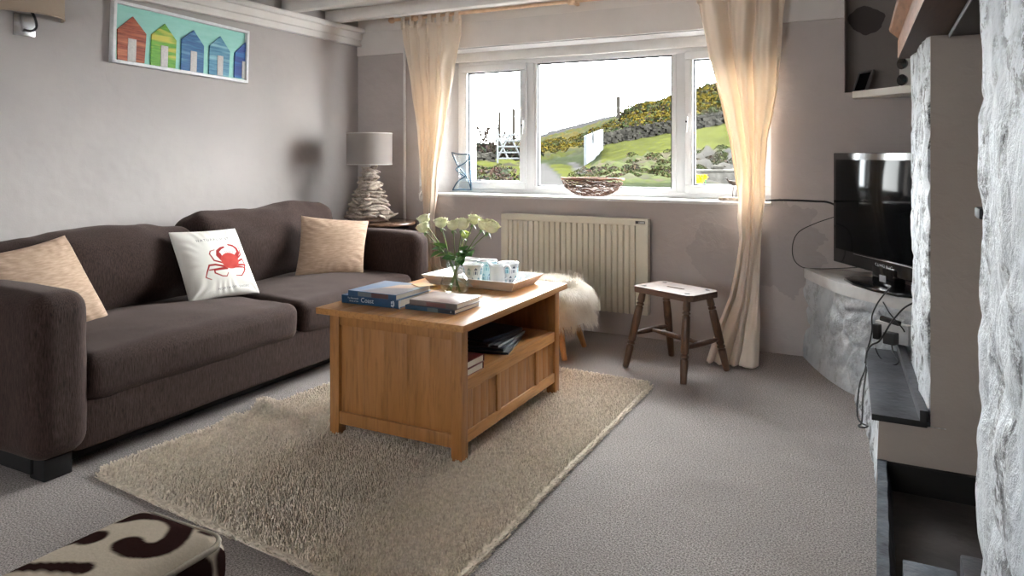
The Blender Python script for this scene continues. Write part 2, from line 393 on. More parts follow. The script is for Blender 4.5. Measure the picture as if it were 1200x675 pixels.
# -------------------------------------------------- chimney breast
def rough_slab(name, P00, P10, P01, P11, nrm, nu, nv, amp, mat, back, seed=0, mats=None, edge=True):
    """grid over the quad P00..P11 pushed along nrm by noise, closed to the back"""
    V = []; Fc = []; n = Vector(nrm)
    for j in range(nv+1):
        for i in range(nu+1):
            s, t = i/nu, j/nv
            p = Vector(P00)*(1-s)*(1-t)+Vector(P10)*s*(1-t)+Vector(P01)*(1-s)*t+Vector(P11)*s*t
            q = Vector((p.x, p.y, p.z*.8))
            a = noise.fractal(q*5+Vector((seed, 0, 0)), .8, 2., 5)*amp+noise.noise(q*2.2+Vector((0, seed, 0)))*amp*.8
            vd = noise.voronoi(Vector((q.x*4.5, q.y*4.5, q.z*5.5+seed)))[0]; gap = vd[1]-vd[0]
            a += (min(gap, .2)/.2-.7)*amp*1.15
            if edge: # soften the border
                e = min(s*nu, (1-s)*nu, 6)/6; a = a-(1-e)**2*amp*1.2
            V.append(p+n*a)
    W = nu+1
    for j in range(nv):
        for i in range(nu): Fc.append((j*W+i, j*W+i+1, (j+1)*W+i+1, (j+1)*W+i))
    o = len(V); idx = [i for i in range(W)]+[j*W+nu for j in range(1, nv+1)]+[nv*W+i for i in range(nu-1, -1, -1)]+[j*W for j in range(nv-1, 0, -1)]
    bk = []
    for k, i in enumerate(idx): V.append(V[i]-n*back); bk.append(o+k)
    m_ = len(idx)
    for k in range(m_): Fc.append((idx[(k+1) % m_], idx[k], bk[k], bk[(k+1) % m_]))
    Fc.append(tuple(bk))
    ob = mp(name, V, Fc, mat, angle=60); return ob
ch = B()
box(ch, .175, .85, 0, XR, 1.385, ZC); box(ch, .155, 2.79, 0, XR, 3.44, 1.6); box(ch, .175, .85, 1.62, XR, 3.44, ZC)
box(ch, .72, 1.3, 0, XR, 2.85, 1.62); 
struct('wall_chimney', ch, m_jamb, smooth=False)
o = rough_slab('wall_stone_near', (.14, 1.395, 0), (.145, .86, 0), (.15, 1.385, ZC), (.145, .86, ZC), (-1, 0, 0), 110, 300, .0065, m_ws, .04, 3.3); o['kind'] = 'structure'
o = rough_slab('wall_stone_far', (.120, 3.44, .25), (.140, 2.795, .25), (.118, 3.44, 1.6), (.146, 2.795, 1.6), (-1, 0, 0), 90, 180, .007, m_ws, .035, 9.1); o['kind'] = 'structure'
m_steel = simple('black_steel_plate', (30, 31, 33), .45, .6, c2=(46, 46, 48), ns=14, bs=40)
m_steelb = simple('worn_steel_edge', (150, 154, 160), .4, .8)
rp = thing('register_plate', 'black steel plate closing the top of the fireplace under the oak beam', 'plate', (.46, 2.09, 1.545))
boxo('plate', -.25, -.69, 0, .25, .69, .012, m_steel, rp); boxo('plate_lip', -.254, -.69, -.006, -.25, .69, .02, m_steelb, rp, .002)
# oak mantel
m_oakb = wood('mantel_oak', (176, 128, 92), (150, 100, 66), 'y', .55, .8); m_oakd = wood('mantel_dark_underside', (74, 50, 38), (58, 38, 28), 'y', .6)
mb = thing('oak_mantel_beam', 'heavy oak mantel beam over the fireplace opening at top right', 'mantel', (.1045, 2.1, 1.552), .0265)
def mbm(name, x0, y0, z0, x1, y1, z1, bev=.006):
    bm = B(); box(bm, x0, y0, z0, x1, y1, z1, bev)
    o = mo(name, bm, [m_oakb, m_oakd], mb)
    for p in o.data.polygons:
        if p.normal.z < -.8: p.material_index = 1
    return o
mbm('beam', 0, -1.3, 0, .15, 1.305, .082)
bm = B(); prism(bm, [(.002, .080), (-.030, .110), (-.034, .122), (.15, .122), (.15, .080)], -1.3, 1.27, .001, Matrix(((1, 0, 0, 0), (0, 0, 1, 0), (0, 1, 0, 0), (0, 0, 0, 1))))
mo('mantel_moulding', bm, m_oakb, mb)

# -------------------------------------------------- stone TV bench (curved)
topc = smoothpath([(-.37, 4.405, 0), (-.27, 4.18, 0), (-.16, 3.96, 0), (0, 3.79, 0), (.114, 3.68, 0), (.3, 3.58, 0), (.79, 3.48, 0)], 8)
basec = smoothpath([(-.385, 4.405, 0), (-.30, 4.17, 0), (-.205, 3.96, 0), (-.09, 3.79, 0), (.06, 3.69, 0), (.28, 3.57, 0), (.79, 3.47, 0)], 8)
V = []; Fc = []; nu = 240; nv = 46
def samp(c, t):
    x = t*(len(c)-1); i = min(int(x), len(c)-2); return c[i].lerp(c[i+1], x-i)
for j in range(nv+1):
    for i in range(nu+1):
        t = i/nu; s = j/nv; a = samp(basec, t); b_ = samp(topc, t); d = (samp(topc, min(1, t+.01))-samp(topc, max(0, t-.01))).normalized(); n = Vector((d.y, -d.x, 0))
        if n.y > 0: n = -n
        z = s*.455; p = a.lerp(b_, s); p.z = z
        k = min(1, s*5)*min(1, (1-s)*8)
        am = noise.fractal(p*6, .8, 2, 5)*.016*k+noise.noise(p*2.5)*.02*k
        vd = noise.voronoi(p*6)[0]; am += (min(vd[1]-vd[0], .25)/.25-.6)*.018*k
        V.append(p+n*am)
W = nu+1
for j in range(nv):
    for i in range(nu): Fc.append((j*W+i, j*W+i+1, (j+1)*W+i+1, (j+1)*W+i))
o = len(V); V += [Vector((.79, 4.405, 0)), Vector((.79, 4.405, .455))]
Fc.append(tuple(list(range(nu, -1, -1))+[o])); Fc.append(tuple([nv*W+i for i in range(W)]+[o+1]))
bench = thing('stone_bench', 'curved whitewashed stone bench carrying the television in the back corner', 'bench', (.1, 4.05, 0))
ob = mp('stone_body', [v-Vector((.1, 4.05, 0)) for v in V], Fc, m_wsb, bench, angle=70)
bm = B()
off = []
for i, q in enumerate(topc):
    d = (topc[min(i+1, len(topc)-1)]-topc[max(i-1, 0)]).normalized(); n = Vector((d.y, -d.x, 0)); off.append(q+n*(.012 if n.y < 0 else -.012)-Vector((.1, 4.05, 0)))
prism(bm, [(p.x, p.y) for p in off]+[(.69, .355), (-.47, .355)], .452, .507, .006); mo('bench_top', bm, simple('white_bench_paint', (216, 215, 214), .55, c2=(198, 196, 195), ns=9, bs=35, bd=.003), bench)
# low whitewashed ledge under the slate shelf
V = []; Fc = []; nu = 100; nv = 24
for j in range(nv+1):
    for i in range(nu+1):
        t = i/nu; s = j/nv; y = 3.76-(3.76-2.785)*t
        xb = np.interp(t, [0, .2, .45, 1], [-.10, -.085, -.045, -.008]); xt = np.interp(t, [0, 1], [-.035, .0])
        p = Vector((xb*(1-s)+xt*s, y, s*.236)); am = (noise.fractal(p*8, .8, 2, 4)*.008+noise.noise(p*3)*.008)*min(1, (1-t)*12)
        V.append(p+Vector((-am, 0, 0)))
W = nu+1
for j in range(nv):
    for i in range(nu): Fc.append((j*W+i, j*W+i+1, (j+1)*W+i+1, (j+1)*W+i))
o = len(V); V += [Vector((.20, 3.76, 0)), Vector((.20, 2.785, 0)), Vector((.20, 3.76, .236)), Vector((.20, 2.785, .236))]
Fc += [tuple([j*W+nu for j in range(nv+1)]+[o+3, o+1]), tuple([nv*W+i for i in range(W)]+[o+3, o+2]), (o, o+1, o+3, o+2)]
me = mp('wall_ledge', V, Fc, [m_ws, m_jamb], angle=60); me['kind'] = 'structure'
for p in me.data.polygons:
    if p.normal.y < -.9 or (abs(p.normal.y) > .9): p.material_index = 1
# slates
m_slate = simple('dark_slate', (72, 74, 80), .42, c2=(52, 53, 58), ns=9, bs=28, bd=.004, bst=.6)
m_slateb = simple('black_slate_edge', (26, 26, 28), .7, c2=(18, 18, 20), ns=20, bs=30, bd=.005)
m_slatek = simple('blue_grey_slate', (92, 100, 110), .5, c2=(58, 62, 70), ns=14, bs=35, bd=.006, bst=.8)
m_hearth = simple('sooty_hearth_stone', (74, 68, 66), .6, c2=(46, 42, 42), ns=5, bs=20, bd=.006)
sh = thing('slate_shelf', 'dark slate ledge with raised back edge below the television sockets', 'shelf', (.04, 3.22, .237))
def mo2(name, bm, a, b2, parent):
    o = mo(name, bm, [a, b2], parent)
    for p in o.data.polygons:
        if abs(p.normal.y) > .6: p.material_index = 1
    return o
bm = B(); prism(bm, [(-.062, -.455), (.105, -.455), (.055, .49), (-.095, .49)], 0, .022, .003); mo2('slab', bm, m_slate, m_slateb, sh)
bm = B(); prism(bm, [(.082, -.457), (.108, -.457), (.066, .49), (.032, .49)], .02, .058, .003); mo2('upstand', bm, m_slate, m_slateb, sh)
hk = thing('slate_kerb', 'upright slate kerb edging the hearth beside the carpet', 'kerb', (.022, 1.9, 0))
V = []; Fc = []
nn = 60
for i in range(nn+1):
    y = -1.05+i/nn*1.935
    for k, (x, z) in enumerate(((-.027, 0), (-.026, .1), (.002, .1), (.02, 0))):
        j = noise.noise(Vector((y*14, k*3, 1)))*.004
        V.append((x+j, y, z+(j if z else 0)))
for i in range(nn):
    for k in range(4):
        k2 = (k+1) % 4; Fc.append((i*4+k, i*4+k2, i*4+4+k2, i*4+4+k))
Fc += [(0, 1, 2, 3), tuple(nn*4+k for k in (3, 2, 1, 0))]
mp('kerb_stone', V, Fc, m_slatek, hk, smooth=False)
bm = B(); box(bm, .03, .87, .0, .72, 2.784, .006); struct('floor_hearth', bm, m_hearth)
bm = B(); box(bm, .005, 2.765, .006, .72, 2.789, .098, .003); struct('trim_hearth', bm, simple('soot_black', (17, 15, 15), .9, ns=8, bs=20, bd=.004))
o = boxo('slate_slab', -.06, -.38, 0, .06, .38, .09, m_slatek, None, .004, loc=(.115, 1.75, .007)); tag(o, 'flat grey slate slab lying in the hearth next to the kerb', 'slab')
o = boxo('slate_block', -.035, -.3, 0, .035, .3, .15, m_slate, None, .006, loc=(.215, 1.80, .007)); tag(o, 'tall dark slate block standing against the near fireplace pillar', 'block')
o = boxo('iron_bracket', -.02, 0, 0, .02, .06, .018, m_slateb, None, .004, loc=(.155+.01, 1.386, 1.045)); tag(o, 'small black iron bracket on the inner side of the near stone pillar', 'bracket')
# ================================================================ sofa
m_sofa, nt, b = newmat('brown_chenille')
v = coords(nt); vz = coords(nt, (1, 1, .12))
f = ramp(nt, noisen(nt, vz, 260, 3, .7), [(.32, 0.), (.68, 1.)])
col = mix(nt, f, lin((34, 25, 23)), lin((72, 56, 52)))
col = mix(nt, ramp(nt, noisen(nt, v, 5, 4), [(.35, 0.), (.75, .3)]), col, lin((42, 31, 28)))
nt.links.new(col, b.inputs['Base Color']); b.inputs['Roughness'].default_value = .9; b.inputs['Specular IOR Level'].default_value = .15
b.inputs['Sheen Weight'].default_value = .12; b.inputs['Sheen Roughness'].default_value = .5; b.inputs['Sheen Tint'].default_value = (.75, .62, .58, 1)
bump(nt, b, noisen(nt, vz, 240, 3, .6), .6, .002)
m_black = simple('black_plinth', (22, 20, 21), .8)
SX, SY = -3.07, 2.65
sofa = thing('sofa', 'long dark brown fabric sofa against the left wall with loose back cushions', 'sofa', (SX, SY, 0))
def sp_(name, bm, m=None): return mo(name, bm, m or m_sofa, sofa, angle=60)
for s in (-1, 1):
    aw = .215 if s < 0 else .185; sp_('armrest', softbox(.90, aw, .59, .075, 26, (.0, .006, .006), .004, 4, 3+s, (.065, s*(1.2225-aw/2), .075+.295)))
sp_('base_frame', softbox(.86, 2.12, .20, .02, 30, (0, 0, 0), .002, 3, 5, (.06, 0, .17)))
sp_('backrest_frame', softbox(.17, 2.40, .66, .06, 24, (0, 0, 0), .004, 3, 6, (-.42, 0, .40)))
bm = B(); box(bm, -.44, -1.17, .018, .40, 1.17, .075, .004); sp_('plinth', bm, m_black)
for sx_ in (-.40, .42):
    for sy_ in (-1.11, 1.11):
        bm = B(); box(bm, sx_-.045, sy_-.05, 0, sx_+.045, sy_+.05, .078, .006); sp_('foot', bm, m_black)
def seatc(y0, y1, seed):
    bm = softbox(.76, y1-y0-.008, .175, .05, 34, (.012, .0, .04), .007, 5, seed, (.125, (y0+y1)/2, .325))
    o = sp_('seat_cushion', bm)
    # piping along the front top edge
    pts = []
    return o
seatc(-1.04, .055, 11); seatc(.055, 1.04, 12)
def backc(y0, y1, h, seed, lean, zt):
    bm = softbox(.20, y1-y0-.01, h, .075, 34, (.05, .0, .02), .024, 3.4, seed)
    M = Matrix.Translation((-.205, (y0+y1)/2, .40+h/2)) @ Matrix.Rotation(lean, 4, 'Y')
    bmesh.ops.transform(bm, matrix=M, verts=bm.verts); return sp_('back_cushion', bm)
backc(-1.05, -.03, .385, 21, -.16, 0); 
bm = softbox(.22, 1.10, .40, .08, 34, (.05, .0, .02), .026, 3.6, 25)
for v_ in bm.verts:
    if v_.co.z > 0: v_.co.z += .05*max(0, (v_.co.y/.55))**2*(v_.co.z/.2)+.015*(v_.co.z/.2)
bmesh.ops.transform(bm, matrix=Matrix.Translation((-.215, .505, .605)) @ Matrix.Rotation(-.17, 4, 'Y'), verts=bm.verts); sp_('back_cushion', bm)
# ------------------------------------------------ pillows
def pillow(name, BL, BR, TR, TL, T, label, mat, group=None, n=60, colf=None, seed=1, cat='cushion', wr=.006, pinch=.05):
    BL, BR, TR, TL = map(Vector, (BL, BR, TR, TL)); c = Vector(((BL.x+BR.x)/2, (BL.y+BR.y)/2, min(BL.z, BR.z)))
    nrm = ((BR-BL).cross(TL-BL)).normalized()
    def pt(u, v, side):
        uu = u-pinch*.5*math.sin(PI*v)*(2*u-1)*abs(2*u-1)**2; vv = v-pinch*.5*math.sin(PI*u)*(2*v-1)*abs(2*v-1)**2
        p = BL*(1-uu)*(1-vv)+BR*uu*(1-vv)+TL*(1-uu)*vv+TR*uu*vv
        e = min(u, 1-u, v, 1-v)
        a, b_ = 1-(2*u-1)**2, 1-(2*v-1)**2
        t = T*.5*(max(a, 0)*max(b_, 0))**.42
        q = Vector((u*3, v*3, seed*5+side))
        t += wr*noise.noise(q)*min(1, e*10)
        ang = math.atan2(v-.5, u-.5); rr = math.hypot(u-.5, v-.5)
        t += wr*.9*math.sin(ang*22+noise.noise(Vector((u*4, v*4, seed)))*5)*max(0, (rr-.28))*min(1, e*14)*1.6
        return p+nrm*t*side
    V = []; Fc = []; cols = []
    for side in (1, -1):
        o = len(V)
        for j in range(n+1):
            for i in range(n+1):
                u, v = i/n, j/n; V.append(pt(u, v, side)-c); cols.append(colf(u, v, side) if colf else (1, 1, 1))
        for j in range(n):
            for i in range(n):
                k = o+j*(n+1)+i; f = (k, k+1, k+n+2, k+n+1); Fc.append(f if side > 0 else f[::-1])
    o = mp(name, V, Fc, mat, None, c, cols=np.array(cols))
    tag(o, label, cat, group); return o, pt, c
m_beige = simple('beige_slub_fabric', (188, 162, 141), .8, c2=(162, 136, 116), ns=60, stretch=(.4, .4, 3), bs=160, bd=.001, spec=.2)
pillow('beige_cushion', (-2.99, 1.60, .43), (-3.03, 2.02, .415), (-3.17, 1.90, .80), (-3.08, 1.52, .76), .13, 'beige slub fabric cushion leaning in the corner beside the near sofa arm', m_beige, 'beige scatter cushions', seed=2)
pillow('beige_cushion', (-3.03, 3.14, .43), (-2.80, 3.48, .425), (-2.87, 3.62, .735), (-3.10, 3.27, .785), .13, 'beige slub fabric cushion leaning against the far right sofa arm', m_beige, 'beige scatter cushions', seed=3)
# crab cushion: artwork from strokes in (u, v) of the front
def seg(p, a, b_, ra, rb):
    ax, ay = a; bx_, by = b_; dx, dy = bx_-ax, by-ay; L = dx*dx+dy*dy
    t = max(0, min(1, ((p[0]-ax)*dx+(p[1]-ay)*dy)/L)); return math.hypot(p[0]-ax-dx*t, p[1]-ay-dy*t)-(ra+(rb-ra)*t)
def px(x, y):  # cushion picture pixels (zoomed crop) -> u, v by inverse bilinear
    A = np.array([[205, 620], [715, 525], [540, 62], [70, 88]], float); u = v = .5
    for _ in range(12):
        P = A[0]*(1-u)*(1-v)+A[1]*u*(1-v)+A[2]*u*v+A[3]*(1-u)*v; r = np.array([x, y])-P
        du = (A[1]-A[0])*(1-v)+(A[2]-A[3])*v; dv = (A[3]-A[0])*(1-u)+(A[2]-A[1])*u
        s = np.linalg.solve(np.array([du, dv]).T, r); u += s[0]; v += s[1]
    return (u, v)
crab = []
def stroke(pts, r0, r1):
    P = [px(*p) for p in pts]; n = len(P)-1
    for i in range(n): crab.append((P[i], P[i+1], r0+(r1-r0)*i/n, r0+(r1-r0)*(i+1)/n))
cen = px(452, 335)
stroke([(392, 330), (362, 300), (362, 268), (385, 245), (408, 235)], .030, .014); stroke([(385, 318), (372, 290)], .03, .026)
stroke([(500, 300), (520, 270), (508, 243), (480, 222), (445, 215)], .030, .014)
stroke([(400, 355), (335, 338), (305, 290), (310, 268), (340, 258)], .013, .005)
stroke([(505, 320), (540, 285), (535, 240), (518, 220)], .013, .005)
stroke([(415, 380), (345, 368), (302, 372), (290, 420), (285, 455), (325, 470)], .016, .005)
stroke([(420, 388), (350, 400), (305, 405)], .016, .008)
stroke([(430, 392), (340, 405), (345, 425), (400, 445), (432, 445), (440, 420)], .013, .005)
stroke([(500, 345), (550, 315), (575, 345), (598, 375)], .016, .005)
stroke([(495, 365), (575, 352), (570, 400), (548, 432), (505, 435)], .016, .005)
stroke([(485, 378), (560, 372), (585, 385)], .015, .006)
for a in ((420, 280, 412, 262), (432, 277, 428, 262), (447, 275, 445, 258), (462, 275, 464, 260), (474, 277, 478, 262)): stroke([(a[0], a[1]), (a[2], a[3])], .004, .003)
def crabcol(u, v, side):
    base = (.74, .71, .66)
    if side < 0: return base
    d = min(seg((u, v), *s) for s in crab)
    q = math.hypot((u-cen[0])/.135, (v-cen[1])/.115)-1; d = min(d, q*.12)
    k = max(0, min(1, .5-d/.006))
    n = noise.noise(Vector((u*14, v*14, 2)))*.5+.5
    red = (.40+.14*n, .03+.04*n, .025+.03*n) if q*.12 < .004 else (.32, .022, .022)
    return tuple(base[i]*(1-k)+red[i]*k for i in range(3))
m_crab = vcol('printed_white_cotton', .85, .03, 300, 500, .0006, spec=.2)
cc, ptf, cbase = pillow('crab_cushion', (-2.965, 2.375, .43), (-2.90, 2.752, .425), (-3.12, 2.785, .752), (-3.15, 2.40, .765), .13, 'white square cushion printed with a red crab in the middle of the sofa', m_crab, None, 230, crabcol, 6)
m_ink = simple('grey_print_ink', (70, 72, 78), .8)
def text_mesh(txt, size, align='CENTER', space=1.):
    cu = bpy.data.curves.new('t', 'FONT'); cu.body = txt; cu.size = size; cu.align_x = align; cu.space_character = space
    o = bpy.data.objects.new('t', cu); C.objects.link(o); dg = bpy.context.evaluated_depsgraph_get()
    me = bpy.data.meshes.new_from_object(o.evaluated_get(dg)); bpy.data.objects.remove(o); bpy.data.curves.remove(cu); return me
def text_on(name, txt, size, f, mat, parent, space=1.):
    me = text_mesh(txt, size, space=space)
    me.name = name
    for v in me.vertices: v.co = f(v.co.x, v.co.y)
    return link(name, me, mat, parent, smooth=False)
def cush(u0, v0, rot=0):
    def f(x, y):
        u, v = u0+x/.38, v0+y/.36; p = ptf(u, v, 1); q = ptf(u+.01, v, 1); r = ptf(u, v+.01, 1)
        return p+((q-p).cross(r-p)).normalized()*.003-cbase
    return f
a = px(372, 172); text_on('printed_words', 'NATURAL HISTORY', .020, cush(a[0], a[1]-.02), m_ink, cc, 1.45)
a = px(495, 515); text_on('printed_words', 'NORTH OF  SHORE', .016, cush(a[0], a[1]-.015), m_ink, cc, 1.3)
# ================================================================ rug
rg = thing('shag_rug', 'large cream shaggy rug under the oak coffee table', 'rug', (-1.74, 2.54, 0))
def rugmap(s, t):
    """s across (0 sofa side - 1 window side of the room), t towards the window"""
    a = Vector((-2.53, 1.60, 0))*(1-s)*(1-t)+Vector((-1.0, 1.46, 0))*s*(1-t)+Vector((-2.40, 3.58, 0))*(1-s)*t+Vector((-1.0, 3.52, 0))*s*t
    return a
def rugz(x, y):
    # fold starting at the sofa-side edge and dying out towards the table leg
    d = (y-2.36)-(x+2.48)*(-.12); k = max(0, 1-(x+2.5)/.55)
    z = .055*k*math.exp(-(d/.05)**2)+.022*k*math.exp(-((d+.16)/.05)**2)
    z += .006*noise.noise(Vector((x*3, y*3, 0)))
    return max(z, 0)
def rcorner(s, t):
    r = .05; S, T_ = s, t; 
    sx = min(max(s, r), 1-r); sy = min(max(t, r), 1-r); dx, dy = s-sx, t-sy
    if dx and dy:
        L = math.hypot(dx, dy); m = max(abs(dx), abs(dy)); s, t = sx+dx*m/L, sy+dy*m/L
    return s, t
nu, nv = 90, 120; V = []; Fc = []; off = Vector((1.74, -2.54, 0))
for lay in (0, 1):
    for j in range(nv+1):
        for i in range(nu+1):
            s, t = rcorner(i/nu, j/nv); p = rugmap(s, t); p.z = rugz(p.x, p.y)+(.008 if lay else .001); V.append(p+off)
W = nu+1; O = W*(nv+1)
for j in range(nv):
    for i in range(nu):
        k = j*W+i; Fc.append((k+W, k+W+1, k+1, k)); k += O; Fc.append((k, k+1, k+W+1, k+W))
bd = [i for i in range(W)]+[j*W+nu for j in range(1, nv+1)]+[nv*W+i for i in range(nu-1, -1, -1)]+[j*W for j in range(nv-1, 0, -1)]
for k in range(len(bd)): a, b_ = bd[k], bd[(k+1) % len(bd)]; Fc.append((a, b_, b_+O, a+O))
m_rug = simple('cream_rug_yarn', (242, 230, 214), .95, c2=(204, 190, 172), ns=70, spec=.1)
mp('rug_backing', V, Fc, m_rug, rg)
V = []; Fc = []; sp1 = .0098
ns_, nt_ = int(1.48/sp1), int(2.05/sp1)
rnd = np.random.rand(ns_, nt_, 6)
for i in range(ns_):
    for j in range(nt_):
        q = rnd[i, j]; s, t = rcorner((i+.2+q[0]*.9)/ns_, (j+.2+q[1]*.9)/nt_)
        p = rugmap(min(s, 1), min(t, 1)); z = rugz(p.x, p.y)+.007; a = q[2]*2*PI; h = .011+.009*q[3]; r = .0036+.0016*q[4]
        ed = min(s, 1-s, t, 1-t)
        lx, ly = math.cos(q[5]*40)*.005, math.sin(q[5]*40)*.005
        if ed < .012:
            if s < .012: lx -= .012
            if s > .988: lx += .012
            if t < .012: ly -= .012
            if t > .988: ly += .012
            h *= .7; z -= .004
        o = len(V); c0 = p+off; c0.z = z
        for k in range(3): an = a+k*2.094; V.append((c0.x+r*math.cos(an), c0.y+r*math.sin(an), z-.004))
        for k in range(3): an = a+.9+k*2.094; V.append((c0.x+lx+r*.75*math.cos(an), c0.y+ly+r*.75*math.sin(an), z+h*.8))
        V.append((c0.x+lx*1.2, c0.y+ly*1.2, z+h))
        for k in range(3):
            k2 = (k+1) % 3; Fc.append((o+k, o+k2, o+3+k2, o+3+k)); Fc.append((o+3+k, o+3+k2, o+6))
o = mp('rug_pile', V, Fc, m_rug, rg, smooth=True); o['kind'] = 'stuff'
# ================================================================ coffee table
m_oak_x = wood('oak_x', (186, 134, 80), (162, 110, 62), 'x', .38, .7); m_oak_y = wood('oak_y', (190, 138, 84), (166, 114, 64), 'y', .35, .7); m_oak_z = wood('oak_z', (170, 118, 68), (146, 98, 52), 'z', .4, .7)
TX, TY, TZ = -1.692, 2.725, .012
ct = thing('coffee_table', 'oak storage coffee table with open shelf and panelled sides on the rug', 'table', (TX, TY, TZ))
def ctb(name, x0, y0, z0, x1, y1, z1, m, bev=.002):
    return boxo(name, x0-TX, y0-TY, z0-TZ, x1-TX, y1-TY, z1-TZ, m, ct, bev)
bx0, bx1, by0, by1 = -2.0, -1.372, 2.272, 3.18
bm = B()
for k in range(6): x = -2.042+k*.1165; box(bm, x-TX, 2.236-TY+.0, .505-TZ, x+.1163-TX, 3.213-TY, .53-TZ, .0012)
o = mo('tabletop', bm, m_oak_y, ct)
lg = .046
for x in (bx0, bx1-lg):
    for y in (by0, by1-lg): ctb('leg', x, y, TZ, x+lg, y+lg, .505, m_oak_z)
def endpanel(y0, y1, yc):
    bm = B()
    box(bm, bx0+lg-TX, y0-TY, .058-TZ, bx1-lg-TX, y1-TY, .108-TZ, .002); box(bm, bx0+lg-TX, y0-TY, .46-TZ, bx1-lg-TX, y1-TY, .506-TZ, .002)
    n = 5; wd = (bx1-bx0-2*lg)/n
    for k in range(n): box(bm, bx0+lg+k*wd-TX, yc-.006-TY, .10-TZ, bx0+lg+(k+1)*wd-TX, yc+.006-TY, .47-TZ, .0012)
    return mo('end_panel', bm, m_oak_z, ct)
endpanel(by0+.004, by0+.03, by0+.024); endpanel(by1-.03, by1-.004, by1-.024)
for x0, x1 in ((bx1-.03, bx1-.004), (bx0+.004, bx0+.03)):
    ctb('top_rail', x0, by0+lg, .486, x1, by1-lg, .506, m_oak_y); ctb('middle_rail', x0, by0+lg, .262, x1, by1-lg, .308, m_oak_y); ctb('bottom_rail', x0, by0+lg, .068, x1, by1-lg, .112, m_oak_y)
    for y in (2.577, 2.945): ctb('stile', x0, y-.016, .11, x1, y+.016, .264, m_oak_z)
    xm = (x0+x1)/2
    for ya, yb, n in ((by0+lg, 2.561, 4), (2.593, 2.929, 4), (2.961, by1-lg, 3)):
        bm = B(); wd = (yb-ya)/n
        for k in range(n): box(bm, xm-.005-TX, ya+k*wd-TY, .108-TZ, xm+.005-TX, ya+(k+1)*wd-TY, .266-TZ, .0025)
        mo('plank_panel', bm, m_oak_z, ct)
ctb('shelf_board', bx0+.02, by0+.02, .285, bx1-.01, by1-.02, .306, m_oak_y); ctb('back_panel', bx0+.03, by0+.03, .306, bx0+.042, by1-.03, .50, m_oak_y); ctb('bottom_board', bx0+.02, by0+.02, .085, bx1-.02, by1-.02, .1, m_oak_y)
# ================================================================ wooden stool
m_old = wood('old_elm', (112, 84, 66), (70, 50, 40), 'x', .62, 1.1, (40, 28, 22), .5); m_oldz = wood('old_turned_wood', (108, 76, 54), (66, 44, 32), 'z', .38, 1.1, (36, 24, 18), .4)
m_dk = simple('dark_hole', (20, 15, 13), .8)
st = thing('milking_stool', 'small old wooden stool with turned legs standing by the right curtain', 'stool', (-.972, 3.828, 0), math.radians(-25))
sh_ = .438
bm = B(); outer = []
hw, hd = .197, .128
prism(bm, [(-hw+.02, -hd), (hw-.025, -hd), (hw, -hd+.03), (hw, hd-.03), (hw-.03, hd), (-hw+.02, hd), (-hw, hd-.02), (-hw, -hd+.02)], sh_-.034, sh_, .005)
seat = mo('seat', bm, m_old, st)
# hand slot is cut through
cb = B(); pts = []
for k in range(24):
    a = 2*PI*k/24; pts.append((.048*(1 if math.cos(a) > 0 else -1)*1+.011*math.cos(a), .011*math.sin(a)))
prism(cb, pts, sh_-.06, sh_+.02); me = bpy.data.meshes.new('c'); bmesh.ops.recalc_face_normals(cb, faces=cb.faces); cb.to_mesh(me); cb.free()
co = bpy.data.objects.new('c', me); C.objects.link(co); co.parent = st
md = seat.modifiers.new('b', 'BOOLEAN'); md.object = co; md.operation = 'DIFFERENCE'
dg = bpy.context.evaluated_depsgraph_get(); nm = bpy.data.meshes.new_from_object(seat.evaluated_get(dg)); seat.modifiers.clear(); seat.data = nm; bpy.data.objects.remove(co)
lp = [(.0155, 0), (.017, .01), (.0205, .10), (.0205, .118), (.015, .122), (.015, .127), (.021, .131), (.021, .139), (.015, .143), (.015, .147), (.0205, .152), (.0225, .25), (.0205, .325), (.0205, .335), (.0155, .34), (.0155, .344), (.021, .348), (.021, .354), (.0155, .358), (.0155, .363), (.020, .368), (.018, .41), (.015, .45)]
feet = {}
for i, (fx, fy, tx, ty) in enumerate(((-.19, -.187, -.145, -.085), (.192, -.175, .145, -.085), (-.185, .19, -.145, .085), (.184, .196, .145, .085))):
    a = Vector((fx, fy, .0)); t = Vector((tx, ty, sh_-.004)); d = (t-a); L = d.length
    V, Fc = lathe_data([(r, z*L/.45) for r, z in lp], 20)
    R = Vector((0, 0, 1)).rotation_difference(d.normalized()).to_matrix().to_4x4()
    o = mp('leg', [R @ Vector(v) for v in V], Fc, m_oldz, st, a+Vector((0, 0, .003)), angle=50)
    feet[i] = lambda s, a=a, d=d: a+d*s
    o = mp('tenon', *lathe_data([(.0, 0), (.013, 0), (.013, .0012), (0, .0012)], 16, False), m_dk, st, (tx, ty, sh_-.0002))
def bobbin(name, a, b_, m):
    pts = [a.lerp(b_, k/14) for k in range(15)]; rr = [.008+.007*math.sin(PI*k/14)**.8 for k in range(15)]
    V, Fc = tube_data(pts, rr, 12); return mp(name, V, Fc, m, st, angle=60)
hl = .42; a, c = feet[0](hl), feet[2](hl); e, g = feet[1](hl-.02), feet[3](hl-.02)
bobbin('stretcher', a, c, m_oldz); bobbin('stretcher', e, g, m_oldz); bobbin('cross_stretcher', (a+c)/2, (e+g)/2, m_oldz)
